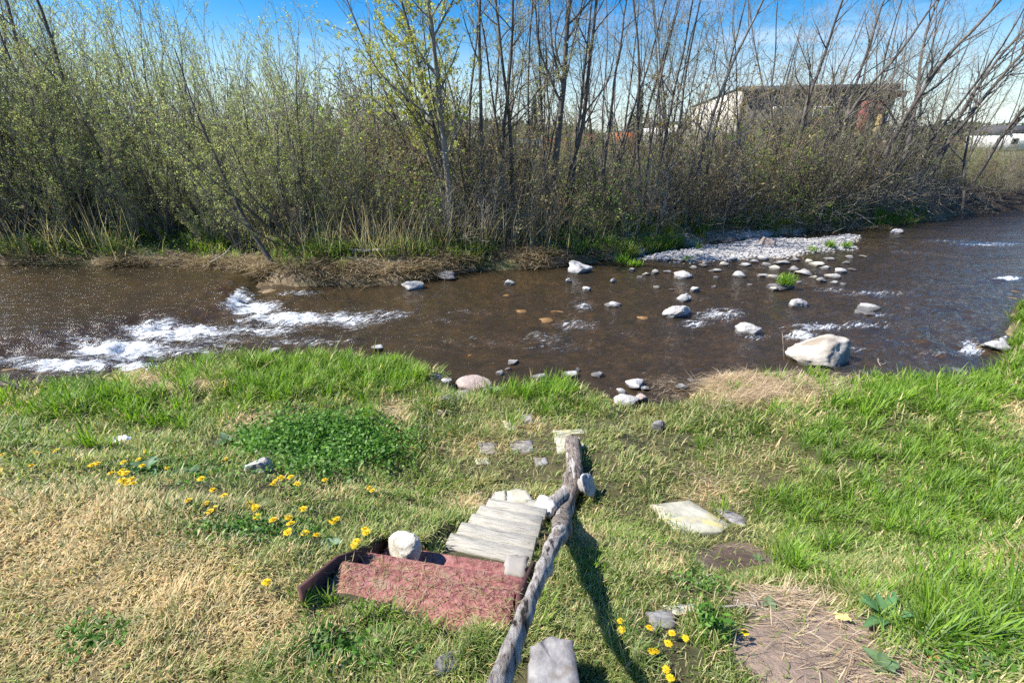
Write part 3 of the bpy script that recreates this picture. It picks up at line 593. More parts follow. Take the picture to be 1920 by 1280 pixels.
# ------------------------------------------------------------------ log handrail
lr = thing('log_handrail', 'crooked weathered log handrail with bark patches, sloping down beside the steps', 'handrail', tuple(at(1040, 1010, 1.6)))
ctrl = [(868, 1500, 2.58, .021), (922, 1325, 2.42, .020), (949, 1243, 2.28, .0195), (974, 1180, 2.15, .0195), (1001, 1110, 1.95, .020), (1020, 1064, 1.76, .024), (1038, 1020, 1.50, .032), (1053, 994, 1.26, .052), (1057, 965, None, .066),
        (1070, 915, None, .074), (1077, 872, None, .074), (1073, 826, None, .070)]
pts = []
for a, b, z, r in ctrl:
    if z is None: z = atg(a, b+14).z+r*1.05
    pts.append(at(a, b, z))
rad = [r for *_, r in ctrl]
def dense(pts, rad, m):
    P, R_ = [], []
    for i in range(len(pts)-1):
        p0 = pts[max(i-1, 0)]; p1 = pts[i]; p2 = pts[i+1]; p3 = pts[min(i+2, len(pts)-1)]
        for k in range(m):
            t = k/m; P.append(.5*((2*p1)+(p2-p0)*t+(2*p0-5*p1+4*p2-p3)*t*t+(3*p1-p0-3*p2+p3)*t**3)); R_.append(rad[i]+(rad[i+1]-rad[i])*t)
    P.append(pts[-1]); R_.append(rad[-1]); return P, R_
o = Vector(lr.location)
P, Rd = dense(pts, rad, 9); P = [q-o for q in P]
for kn, am in ((20, .22), (31, .28), (45, .35), (52, .2), (66, .18), (84, .22), (96, .15)):     # swellings round old knots
    for q in range(len(Rd)): Rd[q] *= 1+am*math.exp(-((q-kn)/1.6)**2)
V, Q, T = path_tube(P, Rd, 26, rough=.17); mi_ = [1 if ((i//26 > 60) != (mnoise.noise((i % 26*.25, i//26*.15, 3)) > .28) and i//26 > 48) else 0 for i in range(len(Q))]+[0]*len(T); obj('log', npmesh('log', V, [Q, T], [M_log, M_logdark], None, True, mi_), lr)
# splinters of the broken end
d_ = (P[-1]-P[-3]).normalized(); SV, SF = [], []
for i in range(9):
    r = random.Random(i); b = P[-1]+Vector((r.uniform(-.035, .035), r.uniform(-.02, .02), r.uniform(-.025, .025)))
    v, q, t = path_tube([b-d_*.03, b+d_*r.uniform(.01, .035)], [.011, .004], 5); n0 = len(SV); SV += v; SF += [tuple(np.array(x)+n0) for x in q]
obj('splinter', npmesh('splinter', SV, [SF], [M_logdark]), lr)
# crossing branch stub with flat cut faces
def aty(px, py, Y):
    a, b, c = ray(px, py); return Vector((a/b*Y, Y, H-c/b*Y))
Y9 = pts[9].y; L0 = aty(1026, 952, Y9-.34); L1 = pts[9]; L2 = aty(1100, 908, Y9+.02)
cp = [L0-o, L0.lerp(L1, .5)-o, L1-o, L2-o]; cpp, crr = dense(cp, [.066, .052, .050, .070], 6)
V, Q, T = path_tube(cpp, crr, 20, rough=.14); obj('cross_branch', npmesh('cross_branch', V, [Q, T], [M_log], None, True), lr)
def disc(c, n, r, th, name, sq=1.0):
    n = n.normalized(); V, Q, T = path_tube([c-n*th, c-n*th*.5, c-n*.003, c], [r*.8, r, r, r*.95], 28, rough=.24)
    obj(name, npmesh(name, V, [Q, T], [M_cut]), lr)
disc(aty(1022, 946, Y9-.38)-o, Vector((-.45, -.35, .80)), .082, .08, 'cut_end')
disc(aty(1105, 905, Y9-.02)-o, Vector((.80, -.42, .50)), .100, .03, 'cut_end')
# squared stone and a half hidden one by the bottom edge
slab([(996, 1216), (1024, 1196), (1076, 1202), (1092, 1300), (986, 1310)], .14, 'squared grey stone block at the bottom edge beside the log rail', M_stonegrey, 'square_stone', 'stone', zc=1.66)
p = atg(842, 1262); obj('rock', rock_mesh(.12, .07, .035, 92, M_rockdark, 4, 6), None, (p.x, p.y, p.z+.005), (0, 0, .4), 'dark stone half hidden in grass below the red steps', 'rock')

# ------------------------------------------------------------------ blades of grass
def blades(name, x, y, Ln, wd, tilt, az, bend, col, label=None, mat_=M_blade, kind='stuff', z=None, cat=None):
    n = len(x); z = hgt(x, y)-.004 if z is None else z; d = np.stack([np.cos(az), np.sin(az)], 1); s = np.stack([-np.sin(az), np.cos(az)], 1)
    K = 4; V = np.zeros((n, 7, 3)); P = np.stack([x, y, z], 1).copy(); a = tilt.copy()
    for k in range(K):
        w = wd*(1-.12*k) if k < 3 else 0*wd
        if k < 3:
            V[:, 2*k, :2] = P[:, :2]-s*w[:, None]; V[:, 2*k+1, :2] = P[:, :2]+s*w[:, None]; V[:, 2*k, 2] = V[:, 2*k+1, 2] = P[:, 2]
        else: V[:, 6] = P
        h = np.sin(a)*Ln/3; P[:, :2] += d*h[:, None]; P[:, 2] += np.cos(a)*Ln/3; a = np.minimum(a+bend, 2.6)
    b = (np.arange(n)*7)[:, None]
    Qd = np.concatenate([b+np.array([[0, 1, 3, 2]]), b+np.array([[2, 3, 5, 4]])]); T = b+np.array([[4, 5, 6]])
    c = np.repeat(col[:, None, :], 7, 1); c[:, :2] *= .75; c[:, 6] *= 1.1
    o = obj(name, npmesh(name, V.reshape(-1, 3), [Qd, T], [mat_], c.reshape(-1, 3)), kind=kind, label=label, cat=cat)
    return o
rng = np.random.RandomState(3)
STK = [(atg(826, 722), .22), (atg(1290, 970), .22), (atg(1375, 975), .09), (atg(1073, 828), .14), (atg(915, 845), .09), (atg(977, 840), .10), (atg(987, 790), .06), (atg(1240, 1168), .07), (atg(885, 718), .28), (atg(480, 872), .08), (atg(1233, 803), .08),
       (Vector((.10, 1.02, 0)), .11), (atg(1180, 745), .3), (atg(955, 799), .05), (atg(1280, 1148), .05)]
def inbox(x, y):
    a = (x-O.x)*AX.x+(y-O.y)*AX.y; b = (x-O.x)*AY.x+(y-O.y)*AY.y
    m = (a > LX-.03) & (a < tw+.01) & (b > -.20) & (b < .385)
    q = np.array([tuple((LE[0]-Vector((.25, .968, 0))*.2)[:2]), tuple((RE[0]-Vector((.25, .968, 0))*.2)[:2]), tuple((RE[-1]+Vector((.25, .968, 0))*.3)[:2]), tuple((LE[-1]+Vector((.25, .968, 0))*.3)[:2])])
    m |= sdpoly(x, y, q) > .015
    for c, r in STK: m |= (x-c.x)**2+(y-c.y)**2 < r*r
    return m
def scatter(x0, x1, y0, y1, n, water=True):
    x = rng.uniform(x0, x1, n); y = rng.uniform(y0, y1, n); z = hgt(x, y); X, Y = pxof(x, y, z)
    ok = (X > -160) & (X < 2080) & (Y < 1450) & (y < li(NEAR, x)-.02) & ~inbox(x, y) & (z > .04)
    return x[ok], y[ok]
def near_grass():
    xs, ys = [], []
    for (x0, x1, y0, y1, n) in ((-3.2, 3.2, .45, 2.0, 240000), (-4.6, 4.6, 2.0, 3.4, 95000), (-7.5, 8.5, 3.4, 5.2, 85000), (-10, 12, 5.2, 7.3, 75000), (7, 15, 7.0, 12.5, 14000)):
        a, b = scatter(x0, x1, y0, y1, n); xs.append(a); ys.append(b)
    x = np.concatenate(xs); y = np.concatenate(ys); z = hgt(x, y)
    X, Y, dry, lush, weed, dirt = ground_cols(x, y, z); n = fbm(x, y, 4.5, 3); clump = vn(x*7+40, y*7); big = vn(x*1.6+3, y*1.6)
    mat_ = blobs(X, Y, [(1460, 732, 135, 24, 1), (320, 716, 90, 16, .8)])
    keep = (rng.rand(len(x)) > mat_*.85) & (rng.rand(len(x)) > .75*sm(fbm(x+31, y, 2.6, 3), .04, .18)*(1-.85*dry)) & (rng.rand(len(x)) > dirt*.93) & (rng.rand(len(x)) > .55*sm(-n, .05, .2)*(1-lush)*(1-.7*dry)) & (rng.rand(len(x)) > weed*.6)
    x, y, z, X, Y, dry, lush, weed, n, clump, big = [q[keep] for q in (x, y, z, X, Y, dry, lush, weed, n, clump, big)]
    m = len(x); dist = np.hypot(x, y)
    lawn = sm(li(LIP, x)+.5-y, 0, .5)
    base = np.where(lawn > .5, .052, .055+.06*sm(y, 2.5, 5))
    Ln = base*(1-lush)+lush*(.10+.07*sm(y, 3.5, 6))*(.45+1.0*clump); Ln *= rng.uniform(.5, 1.3, m)*(.55+1.0*clump); Ln *= (1-.1*dry)
    Ln = Ln*(1+.5*sm(n, .1, .25))
    wd = np.clip(.0007+.0007*dist, .0012, .0062)*rng.uniform(.7, 1.4, m)*(1+.35*lush)
    tilt = np.abs(rng.normal(.0, .55, m))*(1-.45*lush)+.5*dry+.05; tilt += (rng.rand(m) < .22)*.7*(1-lush); tilt = np.clip(tilt, 0, 1.5)
    bend = rng.uniform(.05, .55, m)+lush*.12
    az = rng.uniform(0, 2*math.pi, m); az = np.where(rng.rand(m) < .35, 9*vn(x*1.6, y*1.6+9)+rng.normal(0, .5, m), az)
    g1_ = A3(.16, .26, .035); g2 = A3(.27, .34, .09); g3 = A3(.42, .44, .20); st_ = A3(.64, .51, .28); dk = A3(.07, .15, .02)
    c = np.ones((m, 3))*g2; c = fade(c, g1_, sm(big, .35, .7)*.8); c = c*(1+.9*fbm(x+77, y, 1.9, 3))[:, None]; c = fade(c, A3(.40, .37, .17), sm(fbm(x-20, y+8, 1.3, 3), .0, .18)*.55*(1-lush)); c = fade(c, g3, (rng.rand(m) < .30)*1.0*(1-lush)); c = fade(c, A3(.22, .34, .04), np.clip(lush*1.1, 0, 1)*.85)
    c = fade(c, dk, sm(clump, .7, .95)*.6); deadp = np.clip(.15+dry*1.0-.07*lush-.3*sm(n, .12, .25)*dry, 0.02, .93)
    c = fade(c, st_, (rng.rand(m) < deadp)*1.0); c *= rng.uniform(.7, 1.3, m)[:, None]
    c[:, 0] *= rng.uniform(.85, 1.15, m)
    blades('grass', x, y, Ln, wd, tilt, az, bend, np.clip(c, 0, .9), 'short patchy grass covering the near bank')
near_grass()
def tufts(B, n_t, n_b, Lr, name, seed, cols, wr=(.003, .005), spread=.07, far=False, region=None, label=None):
    r = np.random.RandomState(seed); xs, ys = [], []
    for (px, py, rx, ry, c) in B:
        for _ in range(int(c)):
            p = atg(px+r.normal()*rx*.5, py+r.normal()*ry*.5); 
            if not far and p.y > li(NEAR, p.x)+.0: continue
            if p.z < .02 or (not far and blobs(*pxof(np.array([p.x]), np.array([p.y]), np.array([p.z])), DIRT)[0] > .35): continue
            xs.append(p.x); ys.append(p.y)
    xs = np.repeat(xs, n_b); ys = np.repeat(ys, n_b); m = len(xs); a = r.uniform(0, 2*math.pi, m); rd = np.abs(r.normal(0, spread, m)); x = xs+np.cos(a)*rd; y = ys+np.sin(a)*rd
    ok = ~inbox(x, y); x, y, a = x[ok], y[ok], a[ok]; m = len(x)
    Ln = r.uniform(Lr[0], Lr[1], m); c = np.array(cols)[r.randint(0, len(cols), m)]*r.uniform(.75, 1.25, m)[:, None]
    blades(name, x, y, Ln, r.uniform(wr[0], wr[1], m), np.abs(r.normal(.25, .25, m)), a+r.normal(0, .6, m), r.uniform(.1, .55, m), c, label)
GL = [A3(.20, .35, .028), A3(.26, .40, .045), A3(.13, .26, .022)]
tufts([(600, 690, 420, 70, 190), (150, 750, 160, 60, 60), (780, 700, 100, 40, 40), (1020, 735, 130, 36, 45), (1420, 700, 160, 14, 40), (1750, 745, 260, 50, 120), (1890, 610, 60, 50, 26), (1880, 690, 70, 30, 30)], 0, 52, (.10, .31), 'tall_grass', 21, GL, (.0035, .0065), .08, label='lush tall grass along the water edge')
tufts([(1620, 960, 260, 80, 46), (1800, 860, 240, 80, 60), (1860, 1000, 160, 120, 40), (1780, 1150, 220, 120, 34), (1480, 1050, 120, 60, 12), (930, 1140, 40, 30, 7), (1560, 830, 200, 40, 24)], 0, 46, (.09, .22), 'coarse_grass', 22, GL+[A3(.20, .30, .09)], (.002, .0042), .06, label='coarse drooping grass clumps on the right slope')
tufts([(1110, 1060, 20, 30, 3), (1030, 1160, 20, 20, 2), (960, 1265, 14, 12, 2), (700, 1150, 140, 20, 8), (880, 1180, 60, 16, 6), (620, 1130, 60, 14, 5)], 0, 26, (.04, .10), 'grass_fringe', 23, GL+[A3(.3, .3, .12)], (.0015, .003), .03, label='grass fringe growing round the red steps')
# straw mats
def straw(B, name, seed, label, Lr=(.10, .35), wr=(.0015, .003), dirn=None, lift=.05, far=False, cols=((.72, .56, .39), (.58, .43, .28), (.82, .68, .50), (.40, .29, .18))):
    r = np.random.RandomState(seed); xs, ys, hh = [], [], []
    for (px, py, rx, ry, c) in B:
        P0 = np.array([atg(px+r.uniform(-1, 1)*rx, py+r.uniform(-1, 1)*ry)[:] for _ in range(60)]); 
        ii = r.randint(0, 60, c); x = P0[ii, 0]+r.normal(0, .12, c); y = P0[ii, 1]+r.normal(0, .09, c); xs.append(x); ys.append(y)
    x = np.concatenate(xs); y = np.concatenate(ys); m = len(x); z = np.maximum(hgt(x, y), .0)+r.uniform(0, lift, m)
    az = r.normal(0, .55, m)+(r.rand(m) < .5)*math.pi+fbm(x, y, 2)*2.2 if dirn is None else r.uniform(0, 6.28, m)
    c = np.array(cols)[r.randint(0, len(cols), m)]*r.uniform(.7, 1.2, m)[:, None]
    blades(name, x, y, r.uniform(Lr[0], Lr[1], m), r.uniform(wr[0], wr[1], m), r.uniform(1.25, 1.6, m), az, r.uniform(-.12, .2, m), c, label, z=z)
straw([(1460, 730, 130, 20, 3800), (1400, 745, 60, 20, 700)], 'straw_mat', 31, 'flattened mat of dead reed straw by the water', lift=.10)
straw([(320, 716, 90, 16, 1300), (440, 692, 40, 14, 300), (490, 795, 40, 14, 300), (735, 775, 20, 30, 300)], 'dead_grass', 32, 'dead straw patches among the left green grass', Lr=(.08, .25))
straw([(1480, 1125, 90, 18, 650), (1560, 1190, 120, 40, 90), (1700, 1262, 120, 14, 400), (1340, 925, 50, 30, 500), (1880, 790, 50, 50, 700), (1880, 1060, 50, 40, 500), (1250, 730, 40, 20, 350), (900, 840, 90, 14, 400), (880, 945, 22, 10, 260)], 'dead_grass', 33, 'dead straw lying over bare soil', Lr=(.04, .13), wr=(.0009, .0018), lift=.025)
# clippings on the red steps
def clip():
    r = np.random.RandomState(8); xs, ys, zs = [], [], []
    for k, (n, y0, y1) in enumerate(((1300, -.25, .0), (420, .0, .19), (90, .19, .38))):
        a = r.beta(1.1, 1.2+.5*k, n)*(tw-LX)+LX; b = r.uniform(y0, y1-.01, n); b = b if k else -.25+.25*(r.rand(n)**1.5)
        xs.append(O.x+AX.x*a+AY.x*b); ys.append(O.y+AX.y*a+AY.y*b); zs.append(np.full(n, lv[k]+.003)+r.uniform(0, .006 if k else .012, n))
    x, y, z = map(np.concatenate, (xs, ys, zs)); m = len(x); c = np.array([(.58, .46, .28), (.42, .33, .17), (.24, .13, .09), (.36, .38, .16)])[r.randint(0, 4, m)]
    blades('grass_clippings', x, y, r.uniform(.015, .055, m), r.uniform(.0008, .0014, m), r.uniform(1.35, 1.62, m), r.uniform(0, 6.28, m), r.uniform(-.3, .3, m), c, 'dry grass clippings scattered over the red steps', z=z)
clip()

# ------------------------------------------------------------------ leafy weeds
def leafcloud(pts, size, cols, seed, aspect=.55, up=.5):
    r = np.random.RandomState(seed); P = np.asarray(pts, float); n = len(P)
    nrm = r.normal(size=(n, 3)); nrm[:, 2] = np.abs(nrm[:, 2])+up; nrm /= np.linalg.norm(nrm, axis=1)[:, None]
    t = np.cross(nrm, r.normal(size=(n, 3))); t /= np.linalg.norm(t, axis=1)[:, None]; b = np.cross(nrm, t); s = (size*r.uniform(.6, 1.3, n))[:, None]
    V = np.stack([P-t*s, P-b*s*aspect, P+t*s, P+b*s*aspect], 1).reshape(-1, 3); Q = (np.arange(n)*4)[:, None]+np.array([[0, 1, 2, 3]])
    c = np.asarray(cols)[r.randint(0, len(cols), n)]*r.uniform(.7, 1.3, n)[:, None]
    return V, Q, np.repeat(c, 4, 0)
def weeds(B, name, seed, label, size, cols, hmax):
    r = np.random.RandomState(seed); X = []
    for px, py, rx, ry, c in B:
        for _ in range(c//8):
            p = atg(px+r.normal()*rx*.5, py+r.normal()*ry*.5)
            if inbox(np.array([p.x]), np.array([p.y]))[0] or p.z < .05: continue
            hh = hmax*r.uniform(.2, 1)
            for _ in range(8): X.append((p.x+r.normal(0, .035), p.y+r.normal(0, .035), p.z+hh*r.uniform(.3, 1)))
    V, Q, c = leafcloud(X, size, cols, seed); obj(name, npmesh(name, V, [Q], [M_blade], c), label=label, kind='stuff')
DG = [A3(.09, .23, .03), A3(.14, .30, .04), A3(.06, .15, .022), A3(.19, .34, .07)]
weeds([(620, 842, 130, 46, 14000), (500, 850, 50, 24, 1500)], 'leafy_weeds', 41, 'dense dark green leafy weeds mounded on the near bank', .019, DG, .30)
weeds([(340, 885, 110, 24, 1700), (470, 995, 120, 26, 1300), (560, 1010, 90, 20, 800), (1850, 1215, 120, 70, 3500), (1540, 980, 60, 20, 300), (1330, 1100, 60, 20, 400), (640, 1220, 150, 30, 700), (180, 1200, 60, 20, 300)], 'ground_leaves', 42, 'low broad leaves growing through the grass', .012, DG+[A3(.16, .24, .10)], .035)
def clumpobj(px, py, n, rad, hmax, size, name, label, cat, seed, cols):
    p = atg(px, py); t = thing(name, label, cat, tuple(p)); r = random.Random(seed); P0, P1, R0, R1, X = [], [], [], [], []
    for i in range(n):
        a = r.uniform(0, 6.28); q0 = Vector((r.uniform(-.02, .02), r.uniform(-.02, .02), -.01)); q1 = Vector((math.cos(a)*rad*r.random(), math.sin(a)*rad*r.random(), hmax*r.uniform(.6, 1)))
        P0.append(q0); P1.append(q1); R0.append(.0025); R1.append(.0012)
        for k in range(9): q = q0.lerp(q1, r.uniform(.25, 1)); X.append((q.x+r.gauss(0, size), q.y+r.gauss(0, size), q.z+r.gauss(0, size*.6)))
    V, Q = tubes(P0, P1, R0, R1, 4); obj('stem', npmesh('stem', V, [Q], [M_stem]), t)
    V, Q, c = leafcloud(X, size, cols, seed); obj('leaves', npmesh('leaves', V, [Q], [M_blade], c), t)
clumpobj(1330, 1200, 26, .07, .16, .015, 'bushy_weed', 'small bushy dark green weed beside the bare soil', 'weed', 5, DG)
clumpobj(838, 1145, 3, .02, .07, .009, 'seedling', 'tiny upright seedling at the edge of the red steps', 'seedling', 6, DG)
# broad leaved plant
def broad(px, py, n, Ln, wd, label, seed, col):
    p = atg(px, py); t = thing('broadleaf_plant', label, 'plant', tuple(p)); r = random.Random(seed)
    for i in range(n):
        a = i*2.4+r.uniform(-.3, .3); le = Ln*r.uniform(.6, 1.1); V = []; Q = []; tl = r.uniform(.5, 1.2)
        for k in range(9):
            u = k/8; th = tl+u*.9; w = wd*math.sin(math.pi*min(u*.93+.05, 1))**.8*r.uniform(.93, 1.07)
            d = le*u; x = d*math.sin(tl+u*.45); z = d*math.cos(tl+u*.45)+.01
            for s in (-1, 0, 1): V.append((x*math.cos(a)-s*w*math.sin(a), x*math.sin(a)+s*w*math.cos(a), z+abs(s)*w*.35))
        for k in range(8):
            for s in range(2): Q.append((k*3+s, k*3+s+1, k*3+s+4, k*3+s+3))
        c = np.ones((len(V), 3))*np.array(col)*r.uniform(.8, 1.2); c[1::3] *= 1.25
        obj('leaf', npmesh('leaf', V, [Q], [M_blade], c, True), t)
broad(1655, 1165, 13, .13, .018, 'large broadleaf plant with pointed blue-green leaves on the right slope', 3, (.12, .25, .10))
broad(1440, 1135, 6, .05, .012, 'small grey-green leafy plant in the bare soil hump', 4, (.16, .22, .12))
broad(1420, 1052, 5, .045, .012, 'tiny seedling rosette in the dark brown soil', 5, (.16, .24, .12))
broad(620, 1026, 5, .06, .018, 'pale dock leaf plant left of the red steps', 6, (.22, .32, .20))
broad(278, 884, 9, .12, .026, 'grey-green dock plant beside the dandelion cluster', 7, (.14, .24, .12))
broad(350, 896, 9, .12, .026, 'dark green dock plant right of the dandelion cluster', 8, (.09, .17, .08))
broad(425, 832, 9, .14, .030, 'grey-green thistle-like plant left of the weed mound', 9, (.16, .25, .14))
broad(1650, 1262, 5, .07, .02, 'low broad leaf plant at the lower right in the soil', 10, (.14, .22, .10))

# ------------------------------------------------------------------ dandelions
def dandelion(seed):
    r = random.Random(seed); t = thing('dandelion', 'yellow dandelion', 'flower', (0, 0, 0)); hs = .055
    V, Q, T = path_tube([(0, 0, -.02), (.003, 0, hs*.5), (0, .002, hs)], [.0018, .0016, .0018], 6); obj('stem', npmesh('stem', V, [Q, T], [M_stem]), t)
    V, F_ = [], []
    for ring, (n, rr, zz, pl) in enumerate(((20, .021, .001, .0044), (16, .0155, .005, .004), (12, .010, .0085, .0035), (7, .005, .011, .003))):
        for i in range(n):
            a = 2*math.pi*i/n+ring*.2+r.uniform(-.08, .08); R2 = rr*r.uniform(.88, 1.12); b = len(V); ca, sa = math.cos(a), math.sin(a)
            for u, w, z in ((.1, .5, 0), (.6, 1, zz*.9), (1, .55, zz)):
                for s in (-1, 1): V.append((ca*R2*u-s*sa*pl*w*.5, sa*R2*u+s*ca*pl*w*.5, hs+z))
            F_ += [(b, b+1, b+3, b+2), (b+2, b+3, b+5, b+4)]
    obj('flower_head', npmesh('flower_head', V, [F_], [M_petal]), t); return t
protos = [dandelion(i) for i in range(3)]
DL = 'yellow dandelion in the band of flowers on the grassy slope left of the steps'; DC = 'yellow dandelion in the tight cluster beside the grey-green dock'; DF = 'yellow dandelion at the far left edge above the dry lawn'; DB = 'yellow dandelion in the loose row beside the rail shadow'; DS = 'yellow dandelion in the triple bunch behind the cream rock'
dl = [(q, DF, 'dandelions at the far left') for q in ((15, 850), (70, 845), (117, 843), (62, 876), (178, 873), (186, 869))]
dl += [(q, DC, 'dandelions clustered by the dock') for q in ((228, 886), (236, 884), (243, 890), (234, 906), (246, 903), (252, 908), (248, 895), (214, 890), (242, 868), (268, 871), (272, 859), (280, 841), (312, 877))]
dl += [(q, DL, 'dandelions on the slope') for q in ((383, 902), (400, 917), (425, 931), (363, 942), (395, 948), (404, 957), (415, 956), (432, 854), (470, 947), (477, 953), (488, 952), (484, 966), (529, 894), (523, 898), (536, 893), (551, 894), (559, 907), (512, 914), (609, 901), (573, 954), (518, 981), (539, 982), (550, 992), (552, 1002), (574, 1008), (593, 1011), (621, 978), (636, 981), (690, 912), (704, 916), (671, 1014), (668, 1022))]
dl += [((503, 1096), 'pale yellow dandelion alone on the dry lawn', None), ((1396, 1187), 'yellow dandelion alone at the edge of the bare soil', None)]
dl += [(q, DS, 'dandelions behind the cream rock') for q in ((684, 994), (692, 997), (688, 1001))]
dl += [(q, DB, 'dandelions beside the rail shadow') for q in ((1214, 1183), (1260, 1197), (1284, 1192), (1248, 1214), (1216, 1224), (1224, 1238), (1245, 1259), (1257, 1277), (1164, 1170), (1166, 1184))]
rr = random.Random(4)
for i, ((px, py), lb, gp) in enumerate(dl):
    p = atg(px, py+14); s = rr.uniform(.60, .76) if px > 1100 else rr.uniform(.85, 1.1); rot = (rr.uniform(-.35, .05), rr.uniform(-.35, .15), rr.uniform(0, 6.28))
    if i < 3:
        o_ = protos[i]; o_.location = p; o_.rotation_euler = rot; o_.scale = (s, s, s); o_['label'] = lb
        if gp: o_['group'] = gp
    else: copy_tree(protos[i % 3], p, rot, (s, s, s), lb, gp)
# litter
M_white = solid('white_plastic', [(.3, (.7, .75, .8)), (.7, (.85, .88, .9))], 20, .4, .3); M_yel = solid('yellow_scrap', [(.3, (.75, .62, .12)), (.7, (.85, .75, .3))], 20, .6, .2); M_rd = solid('red_scrap', [(.3, (.6, .06, .07)), (.7, (.8, .1, .1))], 20, .5, .2)
def crump(px, py, sx, sy, h, m, label, seed, name):
    p = atg(px, py); r = random.Random(seed); n = 7; V = [((i/(n-1)-.5)*sx+r.uniform(-.004, .004), (j/(n-1)-.5)*sy+r.uniform(-.004, .004), .02+r.random()*h) for j in range(n) for i in range(n)]
    V += [(x, y, z-.003) for x, y, z in V]; Q = [(j*n+i, j*n+i+1, (j+1)*n+i+1, (j+1)*n+i) for j in range(n-1) for i in range(n-1)]; Q += [tuple(k+n*n for k in q[::-1]) for q in Q]
    obj(name, npmesh(name, V, [Q], [m]), None, tuple(p), (0, 0, r.uniform(-.5, .5)), label, 'litter')
crump(230, 832, .12, .11, .06, M_white, 'crumpled white plastic scrap in the grass above the dandelions', 1, 'plastic_scrap')
crump(1570, 1178, .055, .03, .008, M_yel, 'pale yellow scrap lying at the edge of the bare soil', 2, 'yellow_scrap')
crump(1740, 1254, .025, .02, .012, M_rd, 'tiny red scrap in the grass at the lower right', 3, 'red_scrap')
#TREES
# ------------------------------------------------------------------ trees and shrubs
def nrm3(v):
    l = math.sqrt(v[0]*v[0]+v[1]*v[1]+v[2]*v[2]) or 1e-9; return (v[0]/l, v[1]/l, v[2]/l)
def dev(d, ang, az):
    """direction d turned by ang towards a random side az"""
    ax, ay, az_ = d; u = nrm3((-ay, ax, 0) if abs(az_) < .98 else (1, 0, 0)); w = (ay*u[2]-az_*u[1], az_*u[0]-ax*u[2], ax*u[1]-ay*u[0])
    c, s = math.cos(ang), math.sin(ang); e = (u[0]*math.cos(az)+w[0]*math.sin(az), u[1]*math.cos(az)+w[1]*math.sin(az), u[2]*math.cos(az)+w[2]*math.sin(az))
    return nrm3((d[0]*c+e[0]*s, d[1]*c+e[1]*s, d[2]*c+e[2]*s))
class Grow:
    def __init__(s, seed, cfg, rthick=.02): s.r = random.Random(seed); s.c = cfg; s.seg = []; s.leaf = []; s.rt = rthick
    def shoot(s, p, d, Ln, r0, lev, target=None):
        c = s.c[lev]; r = s.r; n = max(2, int(Ln/c['step'])); st = Ln/n; ra = r0
        for i in range(n):
            f = (i+1)/n; r1 = max(r0*(1-f*c['taper']), .0036); j = c['jit']
            d = nrm3((d[0]+r.gauss(0, j), d[1]+r.gauss(0, j), d[2]+r.gauss(0, j*.6)+c['up']))
            q = (p[0]+d[0]*st, p[1]+d[1]*st, p[2]+d[2]*st); s.seg.append((p, q, ra, r1, lev))
            if f > c['bare'] and lev+1 < len(s.c):
                k = c['kids']*st; k = int(k)+(r.random() < k-int(k))
                for _ in range(k):
                    s.shoot(q, dev(d, r.uniform(*c['ang']), r.uniform(0, 6.283)), Ln*c['lr']*(1-.55*f)*r.uniform(.5, 1.15), r1*c['rr'], lev+1)
            if c.get('leaf'):
                k = c['leaf']*st; k = int(k)+(r.random() < k-int(k))
                if r.random() < .45:
                    for _ in range(int(k*2.2)+(r.random() < .5)): s.leaf.append((q[0]+r.gauss(0, .03), q[1]+r.gauss(0, .03), q[2]+r.gauss(0, .03)))
            p = q; ra = r1
        return p, d
    def build(s, root, mbark, mtwig, lsize=.03, lcols=None, aspect=.45, keep=1.0):
        A = [q for q in s.seg if q[2] >= s.rt]; B = [q for q in s.seg if q[2] < s.rt]
        if A:
            V, Q = tubes([q[0] for q in A], [q[1] for q in A], [q[2] for q in A], [q[3] for q in A], 7); obj('trunk', npmesh('trunk', V, [Q], [mbark], None, True), root)
        V, Q = tubes([q[0] for q in B], [q[1] for q in B], [q[2] for q in B], [q[3] for q in B], 3); mi = np.zeros(len(Q), int); c = np.ones((len(V), 3))*.2; FF = [Q]
        if s.leaf and lcols is not None:
            V2, Q2, c2 = leafcloud(s.leaf, lsize, lcols, 7, aspect, .2); FF.append(Q2+len(V)); V = np.concatenate([V, V2]); c = np.concatenate([c, c2]); mi = np.concatenate([mi, np.ones(len(Q2), int)])
        obj('crown', npmesh('crown', V, FF, [mtwig, M_leafw], c, False, mi), root)
def LV(step, jit, up, kids, ang, lr, rr, taper=.8, bare=.2, leaf=0): return dict(step=step, jit=jit, up=up, kids=kids, ang=ang, lr=lr, rr=rr, taper=taper, bare=bare, leaf=leaf)
YG = [A3(.50, .50, .12), A3(.60, .55, .16), A3(.36, .42, .10), A3(.46, .44, .20)]
WG = [A3(.42, .50, .16), A3(.50, .55, .24), A3(.32, .42, .12), A3(.56, .58, .32), A3(.46, .38, .20)]
BG = [A3(.26, .34, .09), A3(.34, .38, .14), A3(.38, .32, .17), A3(.46, .38, .22)]

